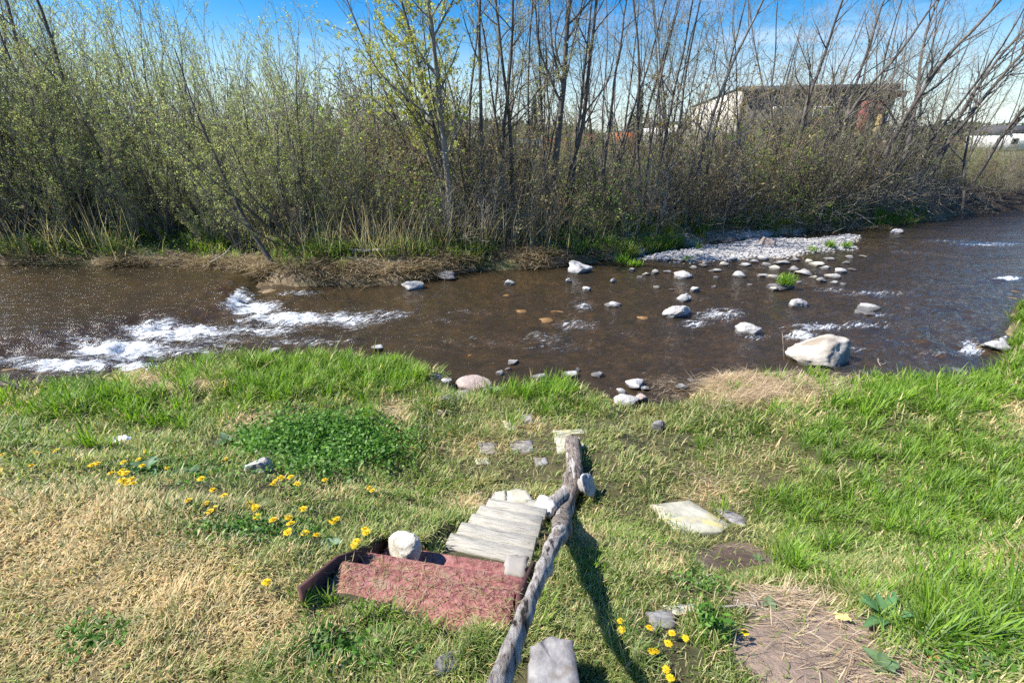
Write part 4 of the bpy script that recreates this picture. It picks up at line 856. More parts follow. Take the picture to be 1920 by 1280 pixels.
def willow(seed, h, nst, leaf=12, spread=.75, cols=WG, name='willow_shrub', br=M_bark, tw=M_twig, ls=.0205, lean=(0, 0)):
    root = thing(name, 'x', 'shrub'); g = Grow(seed, [LV(.3, .055, .035, 4.2, (.25, .75), .34, .42, .85, .16, 0), LV(.16, .07, .06, 4.5, (.3, .8), .45, .6, .7, .1, leaf), LV(.12, .07, .05, 0, (.3, .6), .3, .6, .6, 0, leaf*1.6)], .016)
    r = g.r
    for i in range(nst):
        a = r.uniform(0, 6.283); t = abs(r.gauss(0, spread*.6)); t = min(t, 1.1); d = nrm3((math.cos(a)*math.sin(t)+lean[0], math.sin(a)*math.sin(t)+lean[1], math.cos(t)))
        g.shoot((math.cos(a)*r.random()*.3, math.sin(a)*r.random()*.3, -.15), d, h*r.uniform(.6, 1.1), r.uniform(.018, .042)*h/5, 0)
    g.build(root, br, tw, ls, cols); return root
def brush(seed, h, nst, leaf=7, cols=BG, ls=.026, tw=M_twigbr):
    root = thing('brush_shrub', 'x', 'shrub'); g = Grow(seed, [LV(.2, .10, .03, 5.0, (.3, 1.0), .42, .6, .7, .12, 0), LV(.14, .13, .02, 5, (.4, 1.0), .5, .65, .6, .1, leaf), LV(.12, .12, .02, 0, (.3, .6), .3, .6, .6, 0, leaf)], .012)
    r = g.r
    for i in range(nst):
        a = r.uniform(0, 6.283); t = min(abs(r.gauss(0, .42)), 1.3); d = nrm3((math.cos(a)*math.sin(t), math.sin(a)*math.sin(t), math.cos(t)))
        g.shoot((math.cos(a)*r.random()*.6, math.sin(a)*r.random()*.6, -.1), d, h*r.uniform(.5, 1.15), r.uniform(.008, .015), 0)
    g.build(root, M_bark, tw, ls, cols); return root
def alder(seed, h, r0, dirv, leaf=0, cols=YG, stems=1, kids=1.5, ls=.04, label='x', name='bare_tree', crook=.07, group=None, br=M_bark, bare=.28, sp=.18, loc=(0, 0, 0)):
    root = thing(name, label, 'tree', loc, 0, group)
    g = Grow(seed, [LV(.38, crook*.6, .012, kids, (.45, .95), .40, .50, .80, bare, 0), LV(.24, .11, .045, 4.0, (.4, .9), .52, .55, .8, .12, leaf*.4), LV(.17, .12, .03, 5.2, (.4, .9), .55, .62, .7, .1, leaf), LV(.12, .12, .02, 0, (.4, .9), .5, .6, .6, 0, leaf*1.4)], .014)
    r = g.r; d0 = nrm3(dirv)
    for i in range(stems):
        d = dev(d0, 0 if i == 0 else r.uniform(sp*.5, sp), r.uniform(0, 6.28)); k = 1 if i == 0 else r.uniform(.6, .9)
        g.shoot((r.uniform(-.1, .1)*(i > 0), r.uniform(-.1, .1)*(i > 0), -.2), d, h*k, r0*k, 0)
    g.build(root, br, M_twig, ls, cols if leaf else None, .6); return root
def place(px, Y): return (px-960)/(F*CP+170)*Y       # lateral position for a column of the photo near the bank
def base(px, Y): x = place(px, Y); return (x, Y, g1(x, Y))
def toward(px0, px1, Y):
    b = base(px0, Y); a, f, dn = ray(px1, 0); return (a/f*Y-b[0], 0.0, H-dn/f*Y-b[2]), b

# big willows of the left bank
WL = 'big grey-green willow shrub'
WV = [willow(s, h, n, lf, sp) for s, h, n, lf, sp in ((301, 5.6, 24, 20, .8), (302, 5.2, 22, 20, .75), (303, 4.4, 22, 20, .8), (304, 3.4, 20, 20, .8))]
spots = [(520, 12.9, 0, .15, .92, WL+', closest to the rapids, leaning out over the bank'), (250, 13.9, 1, 1.0, .9, WL+' on the left bank above the calm pool'), (75, 14.0, 0, 2.2, .9, WL+' at the far left above the pool'),
         (640, 13.6, 2, .5, .72, WL+', low one at the right end of the thicket')]
used = set()
def put(vs, k, loc, rz, s, lb, gp=None):
    o = vs[k]
    if (id(vs), k) not in used:
        used.add((id(vs), k)); o.location = loc; o.rotation_euler = (0, 0, rz); o.scale = (s, s, s); o['label'] = lb
        if gp: o['group'] = gp
        return o
    return copy_tree(o, loc, (0, 0, rz), (s, s, s), lb, gp)
for px, Y, k, rz, s, lb in spots: put(WV, k, base(px, Y), rz, s, lb)
rr = random.Random(12)
GW = 'willows massed behind the left bank'
put(WV, 3, base(400, 12.8), 1.2, 1.0, 'short leafy willow shrub between the two biggest willows')
for px, Y, s in ((-60, 14.0, 1.1), (160, 15.0, .95), (340, 14.6, .88), (470, 14.8, .85), (20, 15.4, 1.25), (100, 17, 1.2), (250, 17, 1.08), (380, 17.5, .95), (560, 16, .6), (-100, 16, 1.4), (-20, 19, 1.6), (180, 20, 1.2), (320, 20, 1.0), (450, 19, .85), (-180, 18, 1.5), (-150, 14.6, 1.3), (-60, 22, 1.9), (110, 23, 1.7)):
    put(WV, rr.randint(0, 2), base(px, Y), rr.uniform(0, 6.28), s*rr.uniform(.92, 1.08), 'leafy willow shrub in the dense thicket behind the front willows on the left', GW)
for px, Y, s in ((30, 13.4, .7), (170, 13.4, .6), (330, 13.2, .6), (-90, 13.5, .8), (590, 13.2, .5), (450, 14.2, .8)):
    put(WV, 3, base(px, Y), rr.uniform(0, 6.28), s, 'low leafy willow shrub at the foot of the left thicket', 'low willows at the foot of the left thicket')
# a straight leaning trunk over the left bank
lean = alder(330, 5.6, .065, (-.50, .1, 1), 10, WG, 1, 1.5, .026, 'slender willow trunk leaning to the left from the straw bank by the rapids', 'leaning_willow', loc=base(462, 11.75), bare=.35)
# brush shrubs of the middle and right
BV = [brush(401, 1.9, 30, 8, [A3(.30, .44, .07), A3(.40, .52, .12), A3(.26, .34, .08)], .034), brush(402, 1.6, 34, 7, tw=M_twig), brush(403, 2.1, 28, 2, tw=M_bark), brush(404, 1.3, 30, 11, [A3(.28, .46, .06), A3(.38, .54, .10)], .036),
      brush(405, 1.8, 26, 1, tw=M_drift2), brush(406, 2.2, 16, 6, [A3(.34, .24, .12), A3(.40, .34, .12)], .03)]
GB = 'tangled shrubs along the far bank'
for (px, Y, k, s) in [(690, 13.0, 0, 1.1), (760, 13.4, 1, 1.1), (830, 13.3, 2, 1.1), (900, 13.6, 0, 1.1), (960, 13.9, 1, 1.2), (1030, 14.2, 0, 1.15), (1100, 14.6, 2, 1.1), (1160, 15.2, 1, 1.2), (1230, 15.9, 0, 1.2), (1300, 16.6, 2, 1.2), (1370, 17.4, 1, 1.3),
                     (1440, 18.2, 0, 1.35), (1500, 18.8, 2, 1.4), (1560, 19.4, 0, 1.35), (1620, 20.2, 1, 1.3), (1680, 21.4, 2, 1.2), (1740, 22.6, 0, .9), (1800, 24.5, 1, .8)]:
    put(BV, rr.choice([0, 1, 2, 3, 4, 5, 3] if px < 950 else [1, 2, 4, 5, 2, 0]), base(px, Y), rr.uniform(0, 6.28), s*rr.uniform(.75, 1.2), 'tangled brown-green shrub in the row along the far water edge', GB)
    for q in range(3):
        px2 = px+rr.uniform(-45, 45); Y2 = Y+1.0+q*1.5+rr.uniform(-.4, .4)
        put(BV, rr.choice([0, 0, 1, 2, 2, 3, 4, 5] if px < 950 else [1, 2, 4, 5, 2, 4, 0]), base(px2, Y2), rr.uniform(0, 6.28), s*rr.uniform(.85, 1.6)*(.85 if 960 < px < 1300 else 1), 'twiggy brown-green shrub in the thicket behind the bank', 'thicket behind the far bank')
for px, Y, k, sc_ in ((570, 15.5, 0, 1.7), (605, 16.5, 2, 1.8), (640, 15.8, 1, 1.7), (670, 17, 0, 1.8), (700, 16, 4, 1.6), (735, 17.5, 2, 1.8), (590, 19, 2, 2.0), (650, 20, 0, 2.0), (710, 20, 5, 1.9), (760, 19, 0, 1.8), (620, 23, 1, 2.2), (680, 24, 2, 2.2), (540, 21, 0, 2.1), (500, 18, 2, 2.0), (740, 24, 0, 2.1)):
    put(BV, k, base(px, Y), rr.uniform(0, 6.28), sc_, 'tall twiggy shrub filling the gap right of the big willows', 'shrubs right of the big willows')
for i in range(64):
    px = 700+i*20+rr.uniform(-10, 10); Y = rr.uniform(25, 40) if px < 1300 else rr.uniform(28, 41)
    put(BV, rr.choice([0, 1, 2, 4, 5]), base(px, Y), rr.uniform(0, 6.28), rr.uniform(1.0, 1.5)*(1 if px < 1700 else .75), 'brown-green shrub in the loose scrub between the river wood and the buildings', 'scrub behind the river wood')
for i in range(30):
    x = 13.5+i*.62+rr.uniform(-.3, .3); Y = float(li(FAR, x))+rr.choice([.5, 1.1, 2.2, 3.4])
    put(BV, rr.choice([2, 4, 1, 0, 5]), (x, Y, g1(x, Y)), rr.uniform(0, 6.28), rr.uniform(.6, 1.05), 'bare brushy shrub on top of the dark cut bank at the right', 'brush on the cut bank at the right')
# trees: (px at the foot, px at the frame top, distance, height, radius, leaf, stems, seed, kids, label)
TR = [(838, 800, 13.8, 8.5, .10, 52, 3, 501, 2.1, 'tall tree in pale yellow-green spring leaf leaning left over the thicket', 'leafing_tree'),
      (860, 700, 14.4, 8.5, .07, 60, 3, 502, 2.3, 'tree in yellow-green leaf spreading far to the left against the blue sky', 'leafing_tree'),
      (912, 862, 14.8, 9, .075, 7, 1, 503, 1.5, 'slim barely leafing tree leaning left beside the yellow-green one', 'leafing_tree'),
      (935, 905, 15.2, 9, .065, 8, 1, 504, 1.5, 'slim barely leafing tree between two leaning trees left of centre', 'leafing_tree'),
      (972, 940, 15.2, 9.5, .07, 9, 1, 505, 1.6, 'slim tree with a few pale leaves just left of the thick bare tree', 'leafing_tree'),
      (1000, 985, 16, 8.5, .05, 2, 1, 506, 1.4, 'thin upright tree behind the slim leafing trees', 'leafing_tree'),
      (1045, 1045, 14.9, 9.5, .115, 0, 1, 507, 1.9, 'thickest bare tree rising straight up at the centre of the far bank', 'bare_tree'),
      (1062, 1100, 15.4, 9.0, .08, 0, 2, 508, 1.8, 'bare tree with twin stems just right of the thickest one', 'bare_tree'),
      (1040, 1000, 15.6, 8.5, .06, 0, 1, 520, 1.8, 'bare crooked tree bending left beside the thickest one', 'bare_tree'),
      (1125, 1205, 16, 8.5, .065, 0, 1, 509, 1.5, 'bare thin tree leaning right, standing alone in the sky gap', 'bare_tree'),
      (1222, 1225, 17, 9.5, .065, 1, 2, 510, 1.6, 'straight slim bare tree left of the pale building wall', 'bare_tree'),
      (1240, 1270, 17.4, 9.5, .06, 1, 1, 511, 1.6, 'slim bare tree beside the straight one left of the pale wall', 'bare_tree'),
      (1270, 1330, 17.8, 9, .06, 1, 2, 512, 1.6, 'bare tree with a light haze of buds before the pale wall', 'bare_tree'),
      (1312, 1372, 17.6, 9.5, .075, 1, 2, 513, 1.7, 'taller bare tree crossing the corner of the pale wall', 'bare_tree'),
      (1335, 1420, 18.6, 8.5, .06, 1, 1, 514, 1.6, 'thin bare tree leaning right past the building corner', 'bare_tree'),
      (1500, 1530, 20, 9, .10, 0, 2, 515, 1.9, 'forked bare tree standing in front of the grey building', 'bare_tree'),
      (1545, 1600, 20.6, 9, .085, 0, 2, 516, 1.8, 'bare leaning tree before the right half of the grey building', 'bare_tree'),
      (1590, 1680, 20.8, 9, .085, 0, 1, 517, 1.8, 'bare crooked tree leaning right across the building roof', 'bare_tree'),
      (1680, 1800, 20.6, 9.5, .12, 0, 2, 518, 1.8, 'dark crooked bare tree leaning right over the cut bank', 'bare_tree'),
      (1700, 1860, 21.4, 9.5, .11, 0, 1, 519, 1.8, 'dark bare tree leaning strongly right beside the crooked one', 'bare_tree'),
      (1750, 1930, 22.5, 10, .11, 0, 2, 521, 1.8, 'long arching bare tree near the right end of the far bank', 'bare_tree'),
      (1775, 1980, 23.0, 10, .10, 0, 1, 522, 1.7, 'arching bare tree behind the long one near the right end', 'bare_tree'),
      (1868, 1985, 24.2, 9, .11, 0, 1, 523, 1.7, 'bare tree at the right edge of the photo above the dark cut bank', 'bare_tree'),
      (1630, 1740, 22.5, 9, .07, 0, 1, 524, 1.7, 'thin bare tree behind the crooked ones right of the building', 'bare_tree'),
      (728, 618, 16.5, 6.2, .05, 0, 1, 525, 1.3, 'thin bare tree leaning left in the sky gap beside the willows', 'bare_tree'),
      (700, 660, 17.0, 5.0, .035, 0, 1, 526, 1.3, 'thinnest bare sapling in the sky gap beside the willows', 'bare_tree'),
      (120, 90, 16, 9, .07, 6, 2, 527, 1.5, 'tall slim tree rising out of the willows on the far left', 'leafing_tree'),
      (60, -30, 15, 9, .07, 6, 2, 528, 1.5, 'tall tree at the left edge rising above the willows', 'leafing_tree'),
      (1880, 1900, 22, 7, .07, 0, 1, 529, 1.6, 'smaller bare tree at the right edge behind the leaning one', 'bare_tree')]
for (p0, p1, Y, h, r0, lf, ns, sd_, kd, lb, nm) in TR:
    dv, b = toward(p0, p1, Y)
    alder(sd_, h, r0, dv, lf, YG if lf > 2 else BG, ns, kd, (.026 if lf > 2 else .028), lb, nm, .11 if p0 > 1480 else .07, loc=b, br=M_barkpale if p0 in (838, 1312) else M_bark)
# thin bare trees filling the middle distance
TV = []
for i in range(5):
    TV.append(alder(600+i, 7.5, .05, (random.Random(i).uniform(-.12, .16), 0, 1), 1 if i % 2 else 0, BG, 2, 2.0, .03, 'x', 'slender_tree'))
for i, (px, Y) in enumerate([(1010, 19), (1080, 20), (1150, 20), (1185, 18), (1205, 21), (1255, 20), (1290, 21), (1400, 22), (1450, 23), (1480, 21.5), (1640, 24), (1720, 26), (1790, 27), (1840, 26), (890, 18), (930, 19), (960, 20), (800, 17.5), (1900, 29), (1830, 31), (1170, 24), (1310, 25), (1100, 24), (1390, 25), (1420, 27), (1455, 26), (1490, 28), (1520, 25), (1550, 27), (1580, 26), (1610, 28), (1650, 27), (1690, 29), (1015, 16.5), (1090, 17), (1140, 17.5), (1165, 18.5), (1200, 17), (1280, 18.5), (1385, 20), (1410, 19.5), (1445, 20.5), (1470, 21), (1515, 21.5), (1535, 22.5), (1570, 22), (1600, 23), (1625, 22), (1660, 22.5), (1700, 24), (1735, 25), (1765, 24.5), (1810, 25.5), (1850, 27), (780, 16), (815, 17), (870, 16.5), (905, 17.5), (945, 16.8), (980, 17.5), (1060, 22), (1030, 24), (1125, 23), (1235, 24), (1430, 30)]):
    put(TV, i % 5, base(px, Y), rr.uniform(0, 6.28), rr.uniform(.75, 1.15), 'slender bare tree in the wood behind the first row on the far bank', 'slender trees behind the first row')

# bank undergrowth, roots, dry stalks, fallen branches
tufts([(60, 470, 90, 14, 20), (180, 450, 100, 24, 60), (300, 440, 90, 24, 40), (400, 470, 60, 20, 20), (600, 480, 90, 20, 24), (760, 470, 70, 18, 24), (1250, 425, 110, 16, 60), (1440, 415, 120, 14, 50), (1560, 398, 60, 10, 40), (1670, 414, 60, 8, 50), (1240, 462, 50, 7, 34), (1185, 480, 30, 6, 16), (1100, 470, 60, 10, 14), (900, 480, 60, 10, 12), (1800, 300, 100, 14, 30)], 0, 40, (.18, .5), 'bank_grass', 51, GL+[A3(.30, .32, .12), A3(.42, .36, .2)], (.007, .013), .14, True, label='green grass growing under the shrubs on the far bank')
straw([(500, 505, 170, 14, 2600), (700, 512, 130, 14, 2600), (900, 492, 130, 14, 2400), (1060, 480, 90, 12, 1500), (100, 492, 160, 12, 1800), (320, 495, 120, 10, 1500), (1500, 425, 200, 8, 1600), (1250, 450, 120, 8, 900)], 'bank_straw', 52, 'bleached dead reeds and twigs matted along the far water edge', (.15, .6), (.004, .008), 1, .18, cols=((.50, .40, .27), (.38, .29, .18), (.60, .50, .36), (.22, .16, .10)))
def stalks():
    r = np.random.RandomState(9); xs, ys = [], []
    for px, py, n in ((985, 455, 60), (940, 460, 50), (1000, 470, 40), (560, 480, 60), (680, 480, 60), (860, 470, 50), (1130, 455, 40), (760, 480, 50), (1290, 430, 50), (1420, 415, 60), (80, 480, 60), (200, 480, 50), (1700, 380, 60), (1600, 395, 60)):
        for _ in range(n*2):
            p = atg(px+r.normal()*45, py+r.normal()*7); xs.append(p.x); ys.append(p.y)
    m = len(xs); c = np.array([(.66, .56, .38), (.50, .40, .26), (.30, .23, .15)])[r.randint(0, 3, m)]
    blades('dry_stalks', np.array(xs), np.array(ys), r.uniform(.5, 1.8, m), r.uniform(.004, .008, m), np.abs(r.normal(.3, .3, m)), r.uniform(0, 6.28, m), r.uniform(.0, .35, m), c, 'bleached dry stalks standing among the shrubs on the far bank')
stalks()
weeds([(110, 470, 110, 22, 2200), (380, 460, 130, 24, 2600), (620, 480, 120, 20, 2400), (850, 465, 120, 16, 2200), (1100, 455, 110, 14, 1500), (1350, 425, 130, 14, 1800), (1550, 400, 100, 8, 1200)], 'bank_undergrowth', 53, 'low leafy undergrowth beneath the shrubs on the far bank', .035, [A3(.12, .19, .03), A3(.18, .25, .05), A3(.08, .13, .03)], .55)
def limb(pp, label, r0=.03, seed=1, name='fallen_branch', m=M_drift):
    P = [atg(a, b)+Vector((0, 0, dz)) for a, b, dz in pp]; o = P[0].copy(); t = thing(name, label, 'branch', tuple(o)); n = len(P)
    P, R_ = dense([p-o for p in P], [r0*(1-.7*i/(n-1)) for i in range(n)], 6); V, Q, T = path_tube(P, R_, 8, rough=.2); obj('stick', npmesh('stick', V, [Q, T], [m], None, True), t)
    r = random.Random(seed); A, B, X, Y_ = [], [], [], []
    for i in range(7):
        k = r.randint(3, len(P)-2); q = P[k]; d = Vector((r.uniform(-1, 1), r.uniform(-.6, .6), r.uniform(0, .8))).normalized(); e = q+d*r.uniform(.1, .5)*min(1, r0/.025)**1.5; A.append(q); B.append(e); X.append(R_[k]*.5); Y_.append(.003)
    V, Q = tubes(A, B, X, Y_, 5); obj('side_twig', npmesh('side_twig', V, [Q], [m]), t)
limb([(650, 492, .1), (690, 500, .12), (735, 510, .05)], 'bleached fallen branch on the straw below the left thicket', .04, 1)
limb([(660, 482, .15), (700, 486, .2), (730, 484, .2)], 'short pale broken log under the left thicket', .05, 2)
limb([(370, 510, .05), (420, 498, .25), (440, 490, .4)], 'pale twiggy branch sticking from the bank beside the rapids', .025, 3)
limb([(1005, 440, .2), (1035, 462, .1)], 'thin pale stick lying slantwise under the central shrubs', .025, 4)
limb([(1100, 436, .6), (1116, 456, .1)], 'thin grey stick propped against the bank left of the gravel bar', .025, 5)
limb([(1120, 452, .15), (1185, 456, .12)], 'long grey stick lying level left of the gravel bar', .03, 6)
limb([(1310, 396, .3), (1316, 330, .2), (1330, 285, .6)], 'pale leaning dead trunk below the building corner', .10, 7, 'dead_trunk', M_barkpale)
limb([(1340, 420, .3), (1372, 398, .4), (1395, 425, .1)], 'dark crooked root stump on the bank behind the gravel bar', .10, 8, 'root_stump', M_bark)
limb([(1560, 415, .1), (1640, 378, .9), (1700, 350, 1.2)], 'long dark branch lying in the tangle by the right bank', .05, 9, m=M_bark)
limb([(1660, 405, .1), (1740, 372, .6), (1800, 360, .6)], 'bare fallen branch dipping towards the dark water on the right', .05, 10, m=M_bark)
limb([(1600, 400, .2), (1690, 392, .3), (1760, 385, .3)], 'low fallen branch lying along the foot of the right bank', .05, 11, m=M_twig)
limb([(1640, 668, .0), (1650, 690, .02)], 'small twig at the water edge beside the big boulder', .008, 12, 'twig')
limb([(1460, 650, .25), (1470, 676, .0)], 'reddish twig standing at the water edge left of the big boulder', .006, 13, 'twig', M_twigbr)
limb([(1332, 1148, .01), (1400, 1146, .02), (1436, 1146, .015)], 'thin dry stick lying across the bare soil', .007, 14, 'twig')
limb([(0, 732, .12), (30, 738, .12), (60, 745, .04), (75, 775, .02)], 'dark old plank end in the grass at the left edge', .04, 15, 'old_branch', M_bark)
# brush tangle on the right bank
def tangle():
    r = random.Random(3); A, B, X, Y_ = [], [], [], []
    for i in range(1500):
        p = atg(r.uniform(1560, 1860), 0+r.uniform(372, 402)) if i % 3 else atg(r.uniform(1200, 1600), r.uniform(400, 440)); z = r.uniform(0, .9)**1.4
        q = p+Vector((0, 0, z)); d = Vector((r.uniform(-1, 1), r.uniform(-.7, .5), r.gauss(-.1, .3))).normalized(); L_ = r.uniform(.3, 1.1); e = q+d*L_*.5+Vector((r.gauss(0, .05), 0, r.gauss(0, .05))); f = e+(d+Vector((r.gauss(0, .3), r.gauss(0, .3), r.gauss(0, .3)))).normalized()*L_*.5
        ra = r.uniform(.004, .014); A += [q, e]; B += [e, f]; X += [ra, ra*.8]; Y_ += [ra*.8, .003]
    V, Q = tubes(A, B, X, Y_, 4); obj('brushwood', npmesh('brushwood', V, [Q], [M_twig]), kind='stuff', label='tangle of dead brushwood piled along the right part of the far bank')
tangle()
# tuft on the rock and on the bar
def littletuft(px, py, z, n, Ln, label, seed):
    r = np.random.RandomState(seed); p = at(px, py, z); m = n
    x = p.x+r.normal(0, .09, m); y = p.y+r.normal(0, .07, m); c = np.array(GL)[r.randint(0, 3, m)]*r.uniform(.8, 1.3, m)[:, None]
    o = blades('grass_tuft', x-p.x, y-p.y, r.uniform(.4, 1, m)*Ln, r.uniform(.006, .010, m), np.abs(r.normal(.4, .3, m)), r.uniform(0, 6.28, m), r.uniform(.1, .6, m), c, label, kind='thing', z=np.zeros(m), cat='grass tuft'); o.location = p
littletuft(1472, 533, .12, 160, .40, 'bright green grass tuft growing on the dark flat rock in the shallows', 1)
littletuft(1168, 492, .05, 120, .34, 'green grass tuft at the left end of the stony shallows', 2)
littletuft(1190, 497, .05, 140, .26, 'smaller green grass tuft beside the one left of the shallows', 3)
littletuft(1525, 470, .08, 60, .30, 'thin green tuft in the middle of the gravel bar', 4)
littletuft(1555, 462, .08, 110, .34, 'pale green tuft near the right end of the gravel bar', 5)
littletuft(1585, 462, .08, 80, .28, 'small green tuft at the tip of the gravel bar', 6)
littletuft(1290, 486, .08, 50, .2, 'tiny green tuft at the left of the gravel bar', 7)
def pebbles():
    r = np.random.RandomState(2); v, f = ICO[2]; VV, FF = [], []; n = 0; v1, f1 = icos(1)
    while n < 5200:
        x = r.uniform(3, 13); y = r.uniform(12.8, 18.2); b = sdpoly(np.array([x]), np.array([y]), BAR)[0]; z = g1(x, y)
        if b < -.5 or z < -.08 or (z < .0 and r.rand() < .6): continue
        s = .015+.045*r.rand()**2.6; q = v1*(1+r.normal(0, .09, v1.shape))*np.array([s*r.uniform(1, 1.7), s*r.uniform(.9, 1.3), s*r.uniform(.4, .7)])
        a = r.rand()*6.28; q = np.stack([q[:, 0]*math.cos(a)-q[:, 1]*math.sin(a), q[:, 0]*math.sin(a)+q[:, 1]*math.cos(a), q[:, 2]], 1)+[x, y, z+s*.15]
        VV.append(q); FF.append(f1+n*len(v1)); n += 1
    obj('pebbles', npmesh('pebbles', np.concatenate(VV), [np.concatenate(FF)], [M_pebble]), kind='stuff', label='grey-white pebbles covering the gravel bar')
pebbles()

# ------------------------------------------------------------------ buildings and far scenery
M_grey = solid('grey_cladding', [(.3, (.075, .068, .062)), (.7, (.12, .11, .10))], 1.2, .7, .1, stretch=(6, 6, .1)); M_cream = solid('cream_wall', [(.3, (.55, .50, .41)), (.7, (.68, .63, .53))], 1.0, .9, .1)
M_redw = solid('red_cladding', [(.3, (.20, .04, .035)), (.7, (.30, .06, .045))], 1, .7, .1); M_och = solid('ochre_wall', [(.3, (.30, .22, .08)), (.7, (.42, .30, .12))], 1, .8, .1); M_glass = solid('window_glass', [(.3, (.03, .06, .08)), (.7, (.05, .10, .12))], 1, .1, 0)
M_roof = solid('dark_roof', [(.3, (.05, .05, .055)), (.7, (.09, .09, .09))], 2, .8, .1); M_orange = solid('orange_paint', [(.3, (.62, .16, .05)), (.7, (.72, .22, .08))], 1, .6, .1); M_whitew = solid('white_wall', [(.3, (.66, .66, .66)), (.7, (.76, .76, .75))], 1, .8, .1); M_blue = solid('blue_paint', [(.3, (.08, .2, .4)), (.7, (.12, .26, .5))], 1, .6, .1)
def bpart(name, lst, m, par):
    V, Fc = [], []
    for (c, s) in lst: box(c, s[0], s[1], s[2], 0, V, Fc)
    return obj(name, npmesh(name, V, [Fc], [m]), par)
gz = 1.6
bld = thing('industrial_building', 'large flat-roofed building with grey front, cream side wall and red corner', 'building', (19.6, 45, gz), math.radians(-10))
Wd, Dp, Ht = 11.6, 24, 5.8
V, Fc = box((Wd*.5+.2, 0.15, Ht/2), Wd-.4, .3, Ht); obj('front_wall', npmesh('front_wall', V, [Fc], [M_grey]), bld)
side = bpart('side_wall', [((0.0, Dp/2, Ht/2), (.3, Dp, Ht-.1))], M_cream, bld); bpart('back_wall', [((Wd/2, Dp, Ht/2), (Wd-.4, .3, Ht-.2))], M_grey, bld); bpart('side_wall', [((Wd+.1, Dp/2, Ht/2), (.3, Dp, Ht-.1))], M_cream, bld)
bpart('roof', [((Wd/2, Dp/2, Ht+.06), (Wd+.5, Dp+.5, .12))], M_roof, bld); bpart('roof_edge', [((Wd/2, -.22, Ht-.12), (Wd+.5, .1, .34))], M_roof, bld)
bpart('red_corner', [((Wd-1.3, -.05, Ht*.5), (1.8, .12, Ht-.5)), ((Wd-.2, -.08, Ht-.62), (2.2, .14, .45))], M_redw, bld); bpart('ochre_panel', [((Wd-.55, -.1, Ht*.5-.9), (.5, .2, Ht-2.4))], M_och, bld)
for i, x in enumerate((3.4, 6.6)):
    w = bpart('window', [((x, -.03, 3.9), (1.5, .08, .9))], M_whitew, bld); bpart('pane', [((x-.37, -.085, 3.9), (.66, .02, .78)), ((x+.37, -.085, 3.9), (.66, .02, .78))], M_glass, w)
w = bpart('door', [((8.4, -.05, 1.4), (1.4, .1, 2.6))], M_whitew, bld); bpart('pane', [((8.4, -.12, 1.6), (1.1, .03, 1.7))], M_glass, w)
bpart('panel_seam', [((x, -.012, Ht/2), (.05, .03, Ht-.4)) for x in (1.2, 3.6, 6.2, 8.9)], M_roof, bld)
def house(px, Y, w, d, h, rh, mw, mr, label, rz=0.0, name='house', nw=3):
    x = (px-960)/(F*CP+130)*Y; t = thing(name, label, 'building', (x, Y, g1(x, Y)), rz)
    bpart('wall', [((0, 0, h/2), (w, d, h))], mw, t); V = [(-w/2-.2, -d/2-.3, h), (w/2+.2, -d/2-.3, h), (w/2+.2, d/2+.3, h), (-w/2-.2, d/2+.3, h), (-w/2-.2, 0, h+rh), (w/2+.2, 0, h+rh)]
    obj('roof', npmesh('roof', V, [np.array([(0, 1, 5, 4), (2, 3, 4, 5), (3, 2, 1, 0)]), np.array([(0, 4, 3), (1, 2, 5)])], [mr]), t)
    for i in range(nw):
        q = bpart('window', [((-w/2+w*(i+.5)/nw, -d/2-.03, h*.55), (w/nw*.45, .1, h*.35))], M_whitew if mw is not M_whitew else M_roof, t); bpart('pane', [((-w/2+w*(i+.5)/nw, -d/2-.09, h*.55), (w/nw*.36, .04, h*.28))], M_glass, q)
house(1872, 75, 7, 6, 2.2, 1.2, M_whitew, M_roof, 'low white house with a dark roof at the far right', .1)
house(1800, 100, 8, 7, 2.2, 1.0, M_redw, M_roof, 'dark red shed left of the white house at the far right', 0, 'shed', 2)
house(1240, 62, 3.2, 6, 3.0, .5, M_whitew, M_roof, 'pale grey hall seen between trunks left of the large building', .1, 'hall', 1)
def crate(px, Y, w, h, m, label, name='container', cat='container'):
    x = (px-960)/(F*CP+130)*Y; t = thing(name, label, cat, (x, Y, g1(x, Y)), .05); bpart('body', [((0, 0, h/2+.1), (w, 2.2, h))], m, t); bpart('corner_post', [((sx*w/2, -1.1, h/2+.1), (.16, .12, h+.04)) for sx in (-1, 1)]+[((0, -1.11, h+.08), (w, .06, .12)), ((0, -1.11, .14), (w, .06, .12))], M_roof, t)
    bpart('ribbing', [((-w/2+w*(i+.5)/9, -1.11, h/2+.1), (w/24, .05, h-.3)) for i in range(9)], m, t)
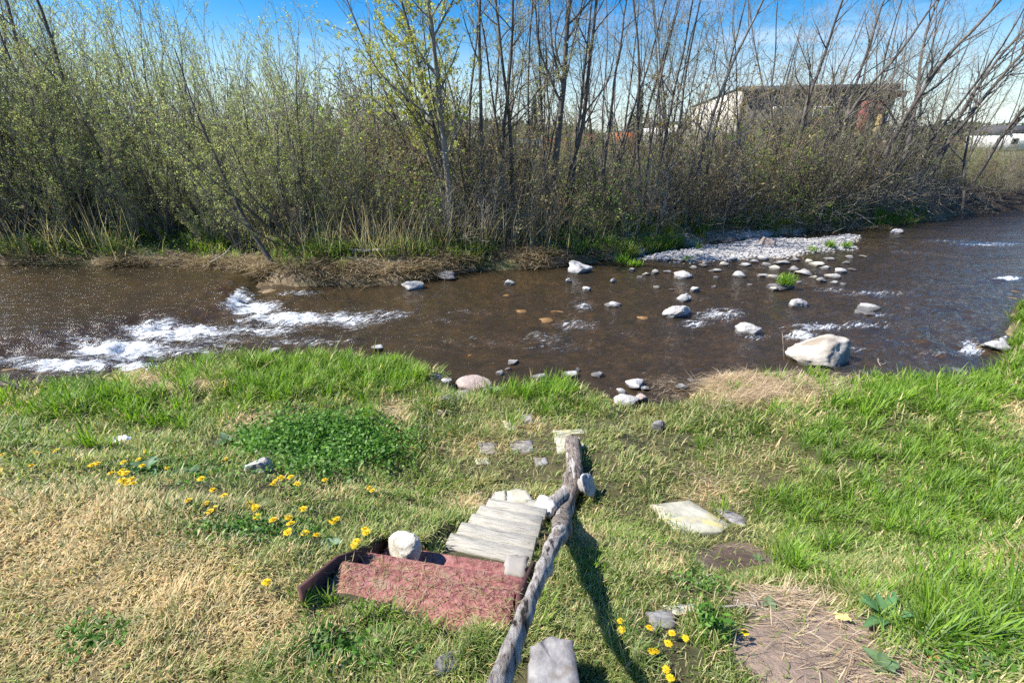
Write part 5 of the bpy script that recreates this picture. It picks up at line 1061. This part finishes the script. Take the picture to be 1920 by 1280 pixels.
crate(1035, 55, 5.5, 1.5, M_orange, 'long orange container beyond the trees right of centre'); crate(1095, 58, 3.0, 2.0, M_redw, 'dark red container among the distant shrubs'); crate(1165, 60, 3.2, 2.2, M_orange, 'orange-red container left of the pale hall', )
crate(985, 50, 3.0, 1.5, M_blue, 'blue and white container seen low between trunks near the centre')
# distant conifers and wood
def conifer(seed, h):
    t = thing('conifer', 'x', 'tree'); r = random.Random(seed); V, Q, T = path_tube([(0, 0, -.2), (0, 0, h*.5), (0, 0, h)], [.12, .08, .01], 6); obj('trunk', npmesh('trunk', V, [Q, T], [M_bark]), t); X = []
    for i in range(1500):
        z = h*(.08+.92*r.random()); rr_ = (1-z/h)*h*.24*(.5+.5*abs(math.sin(z*5.5)))+.05; a = r.uniform(0, 6.28); q = rr_*math.sqrt(r.random()); X.append((math.cos(a)*q, math.sin(a)*q, z-q*.25))
    V, Q, c = leafcloud(X, .16, [A3(.03, .07, .03), A3(.045, .09, .035)], seed, .3, 0); obj('crown', npmesh('crown', V, [Q], [M_leafw], c), t); return t
CV = [conifer(1, 5.5), conifer(2, 4.5)]
for i, (px, Y, s) in enumerate(((1000, 60, 1.1), (1012, 64, .9), (1190, 66, 1.3), (1180, 70, 1.0), (1205, 72, .9), (880, 62, .9), (1140, 75, 1.0), (1760, 80, 1.0))):
    x = (px-960)/(F*CP+130)*Y; put(CV, i % 2, (x, Y, g1(x, Y)), rr.uniform(0, 6), s, 'dark conifer standing far behind the river wood', 'distant conifers')
def farwood():
    r = np.random.RandomState(6); n = 30000; x = r.uniform(-190, 230, n); y = r.uniform(85, 120, n); top = 1.2+3.4*vn(x*.09, x*0+3)+1.6*vn(x*.4, y*.1); z = 1.8+top*r.rand(n)**.7
    V, Q, c = leafcloud(np.stack([x, y, z], 1), .55, [A3(.10, .10, .06), A3(.14, .14, .07), A3(.08, .10, .05), A3(.17, .14, .10)], 3, .6, 0); obj('far_wood', npmesh('far_wood', V, [Q], [M_leafw], c), kind='stuff', label='line of distant woodland on the horizon')
farwood()
